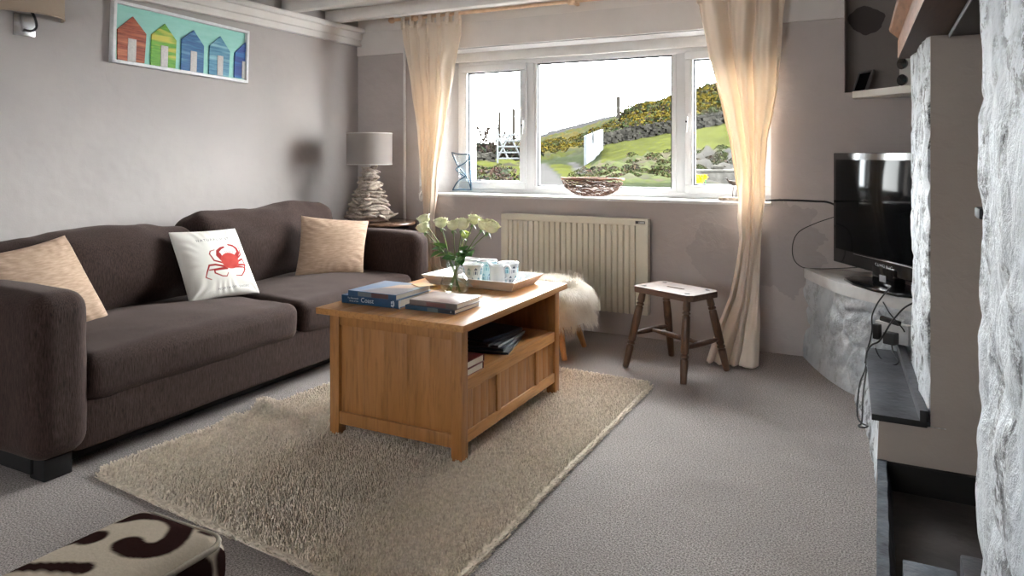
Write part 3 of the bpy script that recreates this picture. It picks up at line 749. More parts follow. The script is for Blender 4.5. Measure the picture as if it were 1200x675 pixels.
# ================================================================ fur pouf
m_fur = simple('cream_sheepskin', (240, 234, 224), .8, c2=(222, 212, 198), ns=12, spec=.2)
m_pine = wood('pale_pine', (204, 158, 110), (180, 130, 84), 'z', .5)
fp = thing('sheepskin_stool', 'round stool covered in long white fur behind the coffee table', 'stool', (-1.735, 3.86, 0))
prof = [(0, .40), (.12, .40), (.19, .392), (.232, .37), (.25, .33), (.25, .22), (.235, .19), (0, .19)]
V, Fc = lathe_data(prof[::-1], 40, False); mp('seat_cushion', V, Fc, m_fur, fp)
V = []; Fc = []
sp3 = smoothpath([(r, 0, z) for r, z in ((.0, .40), (.12, .40), (.19, .392), (.232, .37), (.25, .33), (.25, .26), (.246, .20))], 10)
for k in range(15000):
    t = random.random()**.75; q = sp3[min(int(t*(len(sp3)-1)), len(sp3)-2)]; r = q.x; z = q.z; a = random.random()*2*PI
    er = Vector((math.cos(a), math.sin(a), 0)); et = Vector((-math.sin(a), math.cos(a), 0))
    k_ = max(0, min(1, (r-.14)/.1)); nrm = (er*k_+Vector((0, 0, 1))*(1-k_)).normalized()
    cl = noise.noise(Vector((a*5, z*14, r*10)))
    d = (nrm*.55+er*.4+et*(cl*1.6+random.uniform(-.25, .25))).normalized(); L = random.uniform(.05, .095)*(1 if r > .15 else .75)
    p = er*r+Vector((0, 0, z)); w_ = et*random.uniform(.0011, .002)
    P = [p]; dd = d.copy()
    for s in range(4):
        P.append(P[-1]+dd*L/4); dd = (dd+Vector((0, 0, -.75 if r > .17 else -.35))+Vector((random.uniform(-.12, .12),)*3)).normalized()
        if P[-1].z < prof[1][1] and r < .2 and P[-1].z < .445: P[-1].z = max(P[-1].z, .442+.01*random.random()) if P[-1].xy.length < .2 else P[-1].z
    o = len(V)
    for s, q2 in enumerate(P): ww = w_*(1-s/4.6); V.append(q2-ww); V.append(q2+ww)
    for s in range(4): Fc.append((o+2*s, o+2*s+1, o+2*s+3, o+2*s+2))
o = mp('fur', V, Fc, m_fur, fp); o['kind'] = 'stuff'
for a in (-.75, .82, 2.4, 4.0):
    t = Vector((.16*math.cos(a), .16*math.sin(a), .2)); f_ = Vector((.235*math.cos(a), .235*math.sin(a), .0))
    V, Fc = tube_data([f_+Vector((0, 0, .002)), f_.lerp(t, .5), t], [.015, .019, .022], 16); mp('leg', V, Fc, m_pine, fp, angle=60)
# ================================================================ animal-print footstool in the foreground
fs = thing('print_footstool', 'low upholstered footstool in brown and cream animal print in the near left corner', 'footstool', (-1.30, .765, 0))
blobs = []
def bl(pts, r0, r1=None):
    r1 = r1 or r0; n = len(pts)-1
    for i in range(n): blobs.append((pts[i], pts[i+1], r0+(r1-r0)*i/n, r0+(r1-r0)*(i+1)/n))
def bl_px(pts, r0, r1=None):
    q = smoothpath([at(x/4.286, 560+y/4.286, z=.385) for x, y in pts], 4); bl([(p.x+1.30, p.y-.765) for p in q], r0*1.15, (r1 or r0)*1.15)
bl_px([(630, 225), (740, 205), (860, 215), (910, 260), (880, 330), (790, 385), (680, 395), (640, 370)], .017, .026)
bl_px([(-60, 440), (120, 395), (300, 350), (420, 325), (460, 330)], .010, .026)
bl_px([(60, 480), (200, 490), (420, 500)], .012, .016); bl([(-.07, -.16), (.03, -.2), (.06, -.25)], .03, .025)
bl_px([(990, 185), (1080, 215)], .010, .008); bl_px([(1025, 275), (1040, 280)], .011)
m_print = vcol('animal_print_velvet', 1., .1, 160, 120, .003, spec=0)
SXf, SYf = .285, .55
bm = softbox(SXf, SYf, .13, .055, 120, (0, 0, .012), .002, 3, 4, (0, 0, .325))
V = [v_.co.copy() for v_ in bm.verts]; Fc = [tuple(v_.index for v_ in f.verts) for f in (bm.verts.ensure_lookup_table() or bm.faces)]
bm.verts.index_update(); Fc = [tuple(v_.index for v_ in f.verts) for f in bm.faces]; bm.free()
side_bl = [((.143, .17, .335), .045), ((.12, .262, .33), .045), ((.143, .07, .35), .045), ((.143, .0, .30), .05), ((.143, -.12, .34), .045), ((.03, .275, .31), .045), ((-.08, .275, .35), .035), ((-.143, .2, .33), .05), ((-.143, .0, .3), .05)]
cols = []
for p in V:
    if p.z > .352 and abs(p.x) < .125:
        d = min(seg((p.x, p.y), *s) for s in blobs)
    else:
        d = min((p-Vector(c)).length-r for c, r in side_bl)+noise.noise(p*18)*.012
    d += noise.noise(p*60)*.0018
    k = max(0, min(1, .5-d/.0065)); cols.append([.38*(1-k)+.020*k, .32*(1-k)+.009*k, .255*(1-k)+.008*k])
mp('cushion_top', V, Fc, m_print, fs, cols=np.array(cols), angle=None)
pts = []; hwx, hwy, rc = SXf/2-.013, SYf/2-.013, .042
for k in range(96):
    a = 2*PI*k/96; c_, s_ = math.cos(a), math.sin(a)
    pts.append((math.copysign(hwx-rc, c_)+rc*c_, math.copysign(hwy-rc, s_)+rc*s_, .372))
pts.append(pts[0])
V, Fc = tube_data(pts, .006, 8, False); cols = np.array([[.36, .315, .26] if noise.noise(Vector(v)*7) < .15 else [.03, .018, .018] for v in V]); mp('piping', V, Fc, m_print, fs, cols=cols)
bm = softbox(SXf-.02, SYf-.02, .2, .02, 30, (0, 0, 0), 0, 3, 1, (0, 0, .175)); bm.verts.index_update()
V = [v_.co.copy() for v_ in bm.verts]; Fc = [tuple(v_.index for v_ in f.verts) for f in bm.faces]; bm.free()
cols = np.array([[.03, .018, .018] if noise.noise(p*9) > .05 else [.36, .315, .26] for p in V]); mp('base', V, Fc, m_print, fs, cols=cols)
for x in (-.11, .11):
    for y in (-.24, .24): mp('foot', *lathe_data([(.016, 0), (.022, .02), (.02, .08)], 16), m_dk, fs, (x, y, 0))
# ================================================================ curtains
m_cur = clothmat('cream_curtain_cloth', (242, 231, 219), (234, 221, 207), .28)
m_rodw = simple('pale_wooden_rod', (222, 190, 160), .5, c2=(206, 172, 140), ns=20)
def curtain(name, rows, zfun, yfun, nf, label, amp0, seed, twist=None):
    """rows: (z, xl, xr, y, amp)"""
    zs = [r[0] for r in rows][::-1]
    g = lambda z, k: float(np.interp(z, zs, [r[k] for r in rows][::-1]))
    z1, z0 = rows[0][0], rows[-1][0]
    c = Vector(((rows[-1][1]+rows[-1][2])/2, rows[-1][3], z0)); nu, nv = 150, 170
    root = thing(name, label, 'curtain', c, 0, 'curtains either side of the window')
    V = []; Fc = []
    for j in range(nv+1):
        z = z1+(z0-z1)*j/nv; xl, xr, y, am = g(z, 1), g(z, 2), g(z, 3), g(z, 4); tw = twist(z) if twist else 0
        for i in range(nu+1):
            u = i/nu; uu = u*nf+.9*noise.noise(Vector((u*2.5, z*.7, seed)))+tw*u*.35+tw*.25
            s = math.sin(2*PI*uu); w_ = am*(.65*s+.35*math.sin(4*PI*uu+1.3+seed))
            xc = xl+(xr-xl)*(u+.018*math.cos(2*PI*uu))
            # a bunch rolls round towards its back at both edges
            rd = max(0, 1-(xr-xl)/.33); yb = rd*.05*(1-(2*u-1)**2)
            V.append(Vector((xc+.006*noise.noise(Vector((u*5, z*6, seed))), y+w_-yb+.010*noise.noise(Vector((u*9, z*3, seed+4))), z))-c)
    W = nu+1
    for j in range(nv):
        for i in range(nu): Fc.append((j*W+i, (j+1)*W+i, (j+1)*W+i+1, j*W+i+1))
    o = mp('curtain_cloth', V, Fc, m_cur, root); md = o.modifiers.new('s', 'SOLIDIFY'); md.thickness = .0022; md.offset = 0
    return root, c
ROD_Z, ROD_Y = 2.145, 4.30
def rowspx(tab, yd, am):
    out = []
    for (v, a, b_), y, k in zip(tab, yd, am):
        p, q = at(a, v, y=y), at(b_, v, y=y); out.append(((p.z+q.z)/2, p.x, q.x, y, k))
    return out
r1 = rowspx([(27, 470, 543), (45, 472, 543), (77, 477, 533), (115, 483, 526), (154, 488, 520), (192, 491, 514), (231, 496, 512), (254, 498, 510), (275, 497, 512), (300, 499, 516), (330, 500, 520)],
            [4.30]*5+[4.31, 4.33, 4.335, 4.335, 4.335, 4.335], [.028]*3+[.026, .022, .018, .014, .012, .014, .016, .018])
z_, a_, b_, y_, k_ = r1[-1]; r1 += [(.35, a_-.02, b_+.02, 4.33, .018), (.012, a_-.04, b_+.05, 4.32, .02)]
cl, c_l = curtain('curtain', r1, None, None, 4.5, 'cream tab-top curtain at the left of the window, gathered narrow behind the sofa end', .03, 1.0, lambda z: max(0, 1.3-z)*1.0)
r2 = rowspx([(-6, 815, 923), (33, 823, 919), (65, 829, 916), (114, 842, 911), (163, 854, 901), (195, 860, 898), (235, 864, 896), (255, 864, 894), (280, 866, 892), (308, 863, 891), (350, 855, 889), (383, 842, 889)],
            [4.30]*4+[4.305, 4.31, 4.31, 4.30, 4.29, 4.26, 4.20, 4.14], [.045, .045, .045, .042, .036, .03, .024, .02, .018, .022, .03, .034])
pL, pR = at(828, 424, z=.012), at(888, 430, z=.012)
r2 += [(.012, pL.x, pR.x, (pL.y+pR.y)/2, .035)]
cr, c_r = curtain('curtain', r2, None, None, 3.4, 'cream tab-top curtain at the right of the window, twisted and falling to the carpet', .04, 5.0, lambda z: max(0, 1.0-z)*2.0)
for root, c, rows in ((cl, c_l, r1), (cr, c_r, r2)):
    xl, xr = rows[0][1], rows[0][2]
    for k in range(7):
        x = xl+(xr-xl)*(k+.4)/7; V = []; Fc = []; zt = rows[0][0]
        pts = [(x+math.sin(k*2.1)*.006, ROD_Y-.021, zt-.03), (x, ROD_Y-.021, ROD_Z-.01), (x, ROD_Y-.012, ROD_Z+.016), (x, ROD_Y+.012, ROD_Z+.016), (x, ROD_Y+.021, ROD_Z-.01), (x, ROD_Y+.018, zt-.03)]
        for p in smoothpath(pts, 5):
            for s in (-.017, .017): V.append(Vector((p.x+s, p.y, p.z))-c)
        for i in range(len(V)//2-1): Fc.append((2*i, 2*i+1, 2*i+3, 2*i+2))
        o = mp('curtain_tab', V, Fc, m_cur, root); md = o.modifiers.new('s', 'SOLIDIFY'); md.thickness = .002
rod = thing('curtain_rod', 'pale wooden curtain pole running above the window behind the white ceiling beams', 'curtain rod', (-1.765, ROD_Y, ROD_Z))
V, Fc = tube_data([(-1.40, 0, 0), (1.42, 0, 0)], .0125, 14); mp('pole', V, Fc, m_rodw, rod, angle=40)
for x in (-1.43, 1.45):
    V, Fc = lathe_data([(.0, -.03), (.012, -.026), (.022, -.012), (.024, 0), (.02, .014), (.01, .022), (0, .026)], 16, False); V = [(v_[2], v_[1], v_[0]) for v_ in V]; mp('finial', V, Fc, m_rodw, rod, (x, 0, 0))
for x in (-1.22, 0, 1.30):
    bm = B(); box(bm, x-.012, -.0, -.012, x+.012, .105, .012, .004); mo('bracket', bm, m_rodw, rod)
    V, Fc = lathe_data([(0, -.02), (.02, -.018), (.026, 0), (.02, .018), (0, .02)], 16, False); mp('bracket_knob', V, Fc, m_rodw, rod, (x, -.018, -.006))
# ================================================================ radiator
m_rad = simple('cream_enamel', (214, 208, 192), .4, c2=(208, 201, 184), ns=4)
rx0, rx1, rz0, rz1, ry = -2.30, -1.273, .157, .753, 4.33
rd = thing('radiator', 'cream electric panel radiator with vertical ribs on the wall under the window', 'radiator', ((rx0+rx1)/2, ry+.04, rz0))
def rl(x, y, z): return (x-(rx0+rx1)/2, y-(ry+.04), z-rz0)
V = []; Fc = []; rib0, rib1 = rx0+.052, rx1-.075; nr = 23; wd = (rib1-rib0)/nr; prof = []
for k in range(nr):
    x = rib0+k*wd
    for a, dpt in ((0, .014), (.10, .014), (.26, 0), (.74, 0), (.90, .014)): prof.append((x+a*wd, ry+dpt))
prof.append((rib1, ry+.014))
for zz, ddy in ((rz0-.0, 0), (rz1-.042, 0)):
    for x, y in prof: V.append(rl(x, y+ddy, zz))
n = len(prof); Fc = [(i, i+1, n+i+1, n+i) for i in range(n-1)]
o = mp('ribbed_front', V, Fc, m_rad, rd, smooth=False); md = o.modifiers.new('s', 'SOLIDIFY'); md.thickness = .002; md.offset = 1
bm = B(); q = rl(rx0, ry-.002, rz1-.042); r_ = rl(rx1, ry+.06, rz1); box(bm, *q, *r_, .006, 3)
q = rl(rx0, ry-.001, rz0); r_ = rl(rib0+.001, ry+.055, rz1-.04); box(bm, *q, *r_, .004); q = rl(rib1-.001, ry-.001, rz0); r_ = rl(rx1, ry+.055, rz1-.04); box(bm, *q, *r_, .004)
q = rl(rib0, ry+.018, rz0+.004); r_ = rl(rib1, ry+.05, rz1-.03); box(bm, *q, *r_, 0); mo('casing', bm, m_rad, rd)
q = rl(rx1-.078, ry-.0045, rz1-.030); bm = B(); box(bm, *q, q[0]+.062, q[1]+.004, q[2]+.018, .002); lb = mo('maker_label', bm, simple('dark_label', (70, 68, 66), .4), rd)
bm = B(); box(bm, q[0]+.020, q[1]-.0006, q[2]+.003, q[0]+.058, q[1]+.001, q[2]+.015, .001); mo('label_strip', bm, simple('silver_label', (176, 176, 172), .35, .3), lb)
for k in range(6): bm = B(); box(bm, q[0]+.024+k*.0055, q[1]-.0009, q[2]+.006, q[0]+.0275+k*.0055, q[1], q[2]+.012, 0); mo('label_mark', bm, m_ink, lb) if k == 0 else bm.free()
for x in (rx0+.18, rx1-.18):
    q = rl(x-.015, ry+.05, rz0+.05); r_ = rl(x+.015, YB-.001, rz1-.1); bm = B(); box(bm, *q, *r_, .002); mo('wall_bracket', bm, m_rad, rd)
# ================================================================ round side table + lamp
m_walnut = wood('brown_tabletop', (120, 92, 74), (92, 68, 54), 'x', .25, .8); m_iron = simple('black_iron', (34, 30, 29), .5, .3)
LT = Vector((-3.17, 4.11, 0)); tt = thing('side_table', 'round brown side table behind the sofa end holding the driftwood lamp', 'side table', LT)
mp('table_top', *lathe_data([(0, .66), (.255, .66), (.268, .664), (.27, .672), (.266, .68), (.25, .682), (0, .682)], 56, False), m_walnut, tt, angle=40)
V, Fc = lathe_data([(.20, .635), (.215, .635), (.215, .66), (.20, .66)], 40, False); mp('apron_ring', V, Fc, m_iron, tt, angle=40)
for k in range(4):
    a = k*PI/2+.5; e = Vector((math.cos(a), math.sin(a), 0))
    pts = [e*.17+Vector((0, 0, .008)), e*.12+Vector((0, 0, .2)), e*.05+Vector((0, 0, .42)), e*.12+Vector((0, 0, .58)), e*.205+Vector((0, 0, .645))]
    V, Fc = tube_data(smoothpath(pts, 6), .011, 10); mp('leg', V, Fc, m_iron, tt, angle=60)
m_drift, nt, b = newmat('grey_driftwood')
v = coords(nt, (1, 1, 1)); f = ramp(nt, noisen(nt, v, 26, 6, .7, 1.), [(.3, 0.), (.7, 1.)])
nt.links.new(mix(nt, f, lin((120, 104, 92)), lin((206, 194, 182))), b.inputs['Base Color']); b.inputs['Roughness'].default_value = .85
bump(nt, b, noisen(nt, v, 60, 5, .7), .8, .004)
LP = Vector((-3.215, 4.065, .6825)); lamp = thing('table_lamp', 'table lamp with a stacked driftwood base and grey drum shade on the round side table', 'lamp', LP)
rr = random.Random(5)
def pebble(L, w_, h, seed):
    bm = B(); bmesh.ops.create_icosphere(bm, subdivisions=3, radius=1)
    for v_ in bm.verts:
        p = v_.co.copy(); k = 1+.28*noise.noise(p*1.5+Vector((seed, 0, 0)))+.10*noise.noise(p*4+Vector((0, seed, 0)))
        v_.co = Vector((p.x*L*k, p.y*w_*k*(1-.25*p.x*(1 if seed % 2 else -1)), p.z*h*k))
    return bm
z = .012; lay = 0
while z < .372:
    t = z/.38; R = .165*(1-t)**1.1+.062; n = max(4, int(7*(1-t)+4)); R = .148 if lay == 0 else R*.86
    for k in range(n):
        a = 2*PI*(k+.5*(lay % 2)+rr.uniform(-.25, .25))/n; L = rr.uniform(.045, .082)*(1.15 if lay < 2 else .9); h = rr.uniform(.011, .018)
        bm = pebble(L, rr.uniform(.020, .032), h, rr.randint(1, 99))
        rad = max(R-.045, .02)
        M = Matrix.Translation((rad*math.cos(a), rad*math.sin(a), z+rr.uniform(-.004, .005)+h*.3)) @ Matrix.Rotation(a+PI/2+rr.uniform(-.7, .7), 4, 'Z') @ Matrix.Rotation(rr.uniform(-.28, .28), 4, 'Y') @ Matrix.Rotation(rr.uniform(-.3, .3), 4, 'X')
        bmesh.ops.transform(bm, matrix=M, verts=bm.verts)
        mz = min(v_.co.z for v_ in bm.verts)
        if mz < 0: bmesh.ops.translate(bm, vec=(0, 0, -mz), verts=bm.verts)
        mo('driftwood_piece', bm, m_drift, lamp, angle=80)
    z += .0235; lay += 1
mp('stem', *lathe_data([(.012, .02), (.010, .385), (.010, .44), (.016, .445), (.016, .50), (.0, .50)], 16), simple('brass_tube', (190, 186, 178), .3, .8), lamp)
m_shade = clothmat('grey_linen_shade', (158, 150, 146), (148, 140, 137), .12)
V, Fc = lathe_data([(.158, .400), (.160, .400), (.160, .626), (.158, .626), (.157, .624), (.157, .402), (.158, .400)], 64, False); sd_ = mp('lamp_shade', V, Fc, m_shade, lamp, angle=40)
V, Fc = lathe_data([(.1605, .400), (.1615, .401), (.1615, .406), (.1605, .407)], 64, False); mp('shade_trim', V, Fc, simple('pale_trim', (196, 190, 185), .6), sd_)
V, Fc = lathe_data([(.1605, .619), (.1615, .62), (.1615, .625), (.1605, .626)], 64, False); mp('shade_trim', V, Fc, simple('pale_trim', (196, 190, 185), .6), sd_)
md_ = MD()
for k in range(3): a = k*2.094; md_.add(tube_data([(0, 0, .6), (.157*math.cos(a), .157*math.sin(a), .6)], .002, 6))
mp('shade_ring', md_.V, md_.F, m_iron, lamp)
# ================================================================ wall lamp (top left)
m_chrome = simple('brushed_chrome', (205, 205, 208), .25, .9); m_lin = clothmat('beige_linen_shade', (196, 178, 160), (182, 164, 146), .2)
wp = at(27, 30, x=XL); wl = thing('wall_lamp', 'wall lamp with a curved beige linen shade and square chrome plate', 'wall lamp', (XL, wp.y, wp.z-.05))
bm = B(); box(bm, .001, -.048, 0, .014, .048, .105, .004); mo('wall_plate', bm, m_chrome, wl)
tubeo('arm', [(.012, 0, .03), (.05, .01, .022), (.075, .018, .04), (.078, .01, .08), (.06, 0, .12)], .006, m_iron, wl)
V = []; Fc = []; ns2 = 40
for j, z in enumerate((.095, .30)):
    for i in range(ns2+1):
        a = PI*i/ns2; V.append((.004+.135*math.sin(a), .175*-math.cos(a), z))
for i in range(ns2): Fc.append((i, i+1, ns2+2+i, ns2+1+i))
o = mp('lamp_shade', V, Fc, m_lin, wl); md = o.modifiers.new('s', 'SOLIDIFY'); md.thickness = .003
V, Fc = tube_data([(.004+.135*math.sin(PI*i/ns2), .175*-math.cos(PI*i/ns2), .095) for i in range(ns2+1)], .003, 6); mp('shade_trim', V, Fc, m_lin, o)
# ================================================================ framed beach hut picture
a0 = at(131.7, 72.5, x=XL+.035); a1 = at(291, 97.5, x=XL+.035); a2 = at(293.5, 36.5, x=XL+.035)
ey = (a1-a0); Lp = ey.length; Hp = .332; tilt = math.atan2(ey.z, ey.y)
pic = thing('framed_picture', 'white framed picture of five coloured beach huts on a turquoise ground', 'picture', (XL+.002, (a0.y+a1.y)/2, (a0.z+a1.z)/2)); pic.rotation_euler = (tilt, 0, 0)
fw = .017; hy = Lp/2
bm = B()
for q in ((-hy, 0, hy, fw), (-hy, Hp-fw, hy, Hp), (-hy, 0, -hy+fw, Hp), (hy-fw, 0, hy, Hp)): box(bm, 0, q[0], q[1], .034, q[2], q[3], .002)
mo('picture_frame', bm, simple('white_frame', (226, 226, 228), .45), pic)
m_turq = simple('turquoise_ground', (150, 208, 196), .6, c2=(160, 214, 204), ns=6, stretch=(1, 1, 6))
boxo('ground_panel', .004, -hy+fw-.002, fw-.002, .012, hy-fw+.002, Hp-fw+.002, m_turq, pic, 0)
def hm(name, c1, c2, c3):
    m, nt, b = newmat(name); v = coords(nt, (1, 5, 70)); f = noisen(nt, v, 1.6, 5, .7); g = noisen(nt, coords(nt, (1, 3, 26)), 1.1, 2)
    col = mix(nt, ramp(nt, f, [(.38, 0.), (.6, 1.)]), lin(c1), lin(c2)); col = mix(nt, ramp(nt, g, [(.5, 0.), (.62, .8)]), col, lin(c3)); nt.links.new(col, b.inputs['Base Color']); b.inputs['Roughness'].default_value = .6; return m
huts = [('hut_brown', (176, 84, 52), (120, 52, 34), (204, 120, 84), 'brown'), ('hut_green', (120, 178, 62), (86, 150, 50), (214, 196, 84), 'green'), ('hut_blue', (48, 110, 158), (26, 78, 128), (96, 150, 186), 'blue'), ('hut_teal', (92, 152, 176), (50, 108, 142), (140, 188, 200), 'teal'), ('hut_navy', (28, 74, 150), (20, 56, 124), (40, 110, 180), 'dark blue')]
def ppx(x, y):  # crop pixels (3.97x) -> picture plane
    r = ray(x/3.97, y/3.97); n = Vector((1, 0, 0)); t = (XL+.014)/r.x; p = r*t; 
    dy = p.y-(a0.y+a1.y)/2; dz = H+p.z-(a0.z+a1.z)/2
    return (dy*math.cos(tilt)+dz*math.sin(tilt), -dy*math.sin(tilt)+dz*math.cos(tilt))
HP = [((543, 278), (543, 135), (615, 78), (677, 160), (668, 295), (588, 180, 630, 285)), ((697, 303), (703, 160), (764, 112), (817, 190), (812, 318), (742, 212, 778, 308)), ((838, 325), (842, 182), (898, 142), (945, 215), (942, 340), (880, 237, 912, 333)), ((968, 345), (972, 212), (1022, 170), (1066, 240), (1060, 358), (1005, 258, 1034, 352)), ((1086, 360), (1090, 245), (1138, 198), (1152, 218), (1149, 370), (1120, 285, 1149, 370))]
m_door = simple('silver_hut_door', (200, 196, 192), .6, c2=(184, 180, 178), ns=90)
for (nm, c1, c2, c3, cn), hp in zip(huts, HP):
    P = [ppx(*q) for q in hp[:5]]
    bm = B(); f0 = [bm.verts.new((.012, y, z)) for y, z in P]; f1 = [bm.verts.new((.020, y, z)) for y, z in P]; bm.faces.new(f0); bm.faces.new(f1[::-1])
    for i in range(5): bm.faces.new((f0[i], f1[i], f1[(i+1) % 5], f0[(i+1) % 5]))
    h = mo('beach_hut', bm, hm(nm, c1, c2, c3), pic, smooth=False); h['label'] = cn+' wooden beach hut'
    d0 = ppx(hp[5][0], hp[5][3]); d1 = ppx(hp[5][2], hp[5][1]); zb = (P[0][1]+P[4][1])/2
    bm = B(); box(bm, .019, min(d0[0], d1[0]), zb, .0225, max(d0[0], d1[0]), max(d0[1], d1[1])-.006, .001); mo('hut_door', bm, m_door, h)
# ================================================================ television
m_tvb = simple('gloss_black_plastic', (14, 14, 16), .12, c2=(16, 16, 18), coat=.3); m_scr = simple('tv_screen', (8, 9, 11), .07, c2=(9, 10, 12), spec=.06)
TVc = Vector((-.205+.53*.465, 4.315-.848*.465, .508)); tv = thing('television', 'black flat screen television turned towards the sofa on the stone bench', 'television', TVc, math.atan2(-.848, .53))
hw = .465; zb, zt = .062, .655
bm = B(); box(bm, -hw, -.02, zb, hw, .03, zt, .006, 3); box(bm, -hw+.06, .02, zb+.06, hw-.06, .075, zt-.08, .02, 2); mo('casing', bm, m_tvb, tv)
bm = B(); box(bm, -hw+.028, -.0225, zb+.075, hw-.028, -.018, zt-.036, .001); mo('screen', bm, m_scr, tv)
bm = B(); box(bm, -hw+.20, -.0235, zb+.066, hw-.02, -.018, zb+.0695, 0); mo('bezel_line', bm, m_chrome, tv)
# base
bm = B(); prism(bm, [(-.27, -.02), (-.22, -.10), (-.08, -.135), (.08, -.135), (.22, -.10), (.27, -.02), (.22, .07), (.08, .10), (-.08, .10), (-.22, .07)], 0, .014, .004); base = mo('stand_base', bm, m_tvb, tv)
bm = B(); box(bm, -.09, -.03, .012, .09, .03, .10, .01); mo('stand_neck', bm, m_tvb, tv)
boxo('sticker', -.02, -.034, .03, .03, -.031, .062, simple('grey_sticker', (150, 152, 158), .5), tv, .001)
def tvt(x, y): return Vector((x*1.0, -.0243, zb+.030+y))
text_on('brand_letters', 'SAMSUNG', .030, lambda x, y: tvt(x, y), simple('silver_print', (190, 190, 194), .4), tv, 1.05)
# ================================================================ sockets, plugs and cables on the bench face
m_cab = simple('black_cable', (20, 20, 22), .5); m_sock = simple('white_socket', (206, 206, 206), .4)
sp0 = Vector((.0, 3.735, .0))
so_ = thing('wall_socket', 'white double socket on the face of the stone bench beside the near stone pillar', 'socket', (.055, 3.665, .305), math.radians(-30))
bm = B(); box(bm, -.075, -.012, 0, .075, .03, .088, .006); mo('face_plate', bm, m_sock, so_)
for i, (x, z, w_, d_, hh, lb_) in enumerate(((-.055, .008, .028, .032, .068, 'black upright plug adaptor hanging at the left of the double socket'), (.012, .0, .05, .045, .052, 'square dark grey plug at the right of the double socket'))):
    o = boxo('plug', -w_/2, -d_, 0, w_/2, 0, hh, simple('black_plug', (26, 26, 28) if i == 0 else (58, 58, 60), .45), None, .005); o.location = so_.matrix_basis @ Vector((x, -.0125, z)); o.rotation_euler = so_.rotation_euler; tag(o, lb_, 'plug', 'plugs in the double socket')
o = boxo('cable_adaptor', -.045, -.012, 0, .045, .012, .022, simple('black_plug', (26, 26, 28), .45), None, .007); o.location = (.045, 3.62, .40); o.rotation_euler = (0, .12, math.radians(-30)); tag(o, 'small black inline cable adaptor resting above the plugs', 'adaptor')
def cable(name, px_pts, r, label, n=6):
    pts = [at(*p[:2], **{('z' if p[2][0] == 'z' else 'y' if p[2][0] == 'y' else 'x'): p[2][1]}) for p in px_pts]
    o = tubeo(name, pts, r, m_cab, None, 8, n); loco(o); return tag(o, label, 'cable')
YY = lambda v: ('y', v)
cable('aerial_cable', [(897, 235, YY(4.40)), (915, 234.5, YY(4.402)), (935, 235, YY(4.402)), (955, 236, YY(4.402)), (970, 237, YY(4.40)), (985, 243, YY(4.38)), (1000, 248, YY(4.35))], .0055, 'thick black aerial cable running along the back wall from the curtain to the television')
cable('thin_cable', [(1000, 245, YY(4.38)), (978, 254, YY(4.40)), (955, 262, YY(4.402)), (936, 272, YY(4.402)), (929, 286, YY(4.402)), (930, 303, YY(4.402)), (940, 313, YY(4.402)), (958, 315, YY(4.38))]+[(985, 314.5, YY(4.25)), (1010, 313, YY(4.15))], .0022, 'thin dark cable looping on the back wall left of the television')
cable('mains_cable', [(1045, 335.5, YY(3.66)), (1036, 345, YY(3.655)), (1028, 356, YY(3.66)), (1022, 370, YY(3.64)), (1022, 385, YY(3.62)), (1020, 398, YY(3.60)), (1016, 412, YY(3.56)), (1014, 432, YY(3.45)), (1008, 448, YY(3.40)), (1005, 470, YY(3.33)), (1005, 488, YY(3.28)), (1010, 496, YY(3.24)), (1017, 499, YY(3.2)), (1012, 501, YY(3.18)), (1006, 499, YY(3.2)), (1010, 494, YY(3.23)), (1011, 470, YY(3.3)), (1013, 450, YY(3.38)), (1016, 430, YY(3.46))], .0034, 'black mains cable hanging in a long loop beside the slate shelf', 5)
cable('mains_cable', [(1070, 355, YY(3.50)), (1058, 362, YY(3.52)), (1045, 377, YY(3.54)), (1037, 390, YY(3.55)), (1030, 400, YY(3.56)), (1022, 404, YY(3.58)), (1016, 412, YY(3.55)), (1014, 425, YY(3.48))], .004, 'black cable slanting from the stone pillar down to the end of the slate shelf', 5)
cable('mains_cable', [(1035, 354, YY(3.655)), (1042, 366, YY(3.60)), (1050, 376, YY(3.58)), (1057, 384, YY(3.58)), (1060, 389, YY(3.585))], .003, 'short black cable between the television cable and the inline adaptor', 5)
cable('mains_cable', [(1045, 404, YY(3.6)), (1047, 414, YY(3.56)), (1053, 423, YY(3.50)), (1048, 428, YY(3.45)), (1038, 425, YY(3.5)), (1030, 417, YY(3.55)), (1026, 408, YY(3.58))], .003, 'black cable curling from the left plug onto the slate shelf', 5)
# ================================================================ corner shelf and what stands on it
m_shf = simple('white_shelf_paint', (222, 219, 214), .45, c2=(212, 208, 202), ns=5)
bm = B(); prism(bm, [(-.13, 4.405), (-.13, 4.36), (.33, 3.90), (.76, 3.90), (.76, 4.405)], 1.463, 1.502, .006); cs = mo('corner_shelf', bm, m_shf); cs = tag(loco(cs), 'white corner shelf above the television', 'shelf')
q = thing('leaning_picture', 'small dark picture frame leaning in the left end of the niche above the white shelf', 'picture frame', (-.10, 4.50, 1.503), math.radians(-58)); q.rotation_euler[0] = 0
bm = B(); R_ = Matrix.Rotation(-.35, 4, 'X')
for k in ((-.07, 0, .07, .012), (-.07, .12, .07, .132), (-.07, 0, -.058, .132), (.058, 0, .07, .132)): box(bm, k[0], -.006, k[1], k[2], .008, k[3], .002, M=R_)
mo('frame_border', bm, simple('grey_frame', (120, 116, 114), .4), q); bm = B(); box(bm, -.06, 0, .01, .06, .006, .122, 0, M=R_); mo('dark_picture', bm, m_scr, q)
p0 = at(1061, 103, z=1.504); ub = thing('upright_board', 'white upright board with two dark fittings at the right end of the niche', 'board', (p0.x, p0.y, 1.503), math.radians(-40))
boxo('board', -.03, -.008, 0, .06, .008, .155, m_shf, ub, .003)
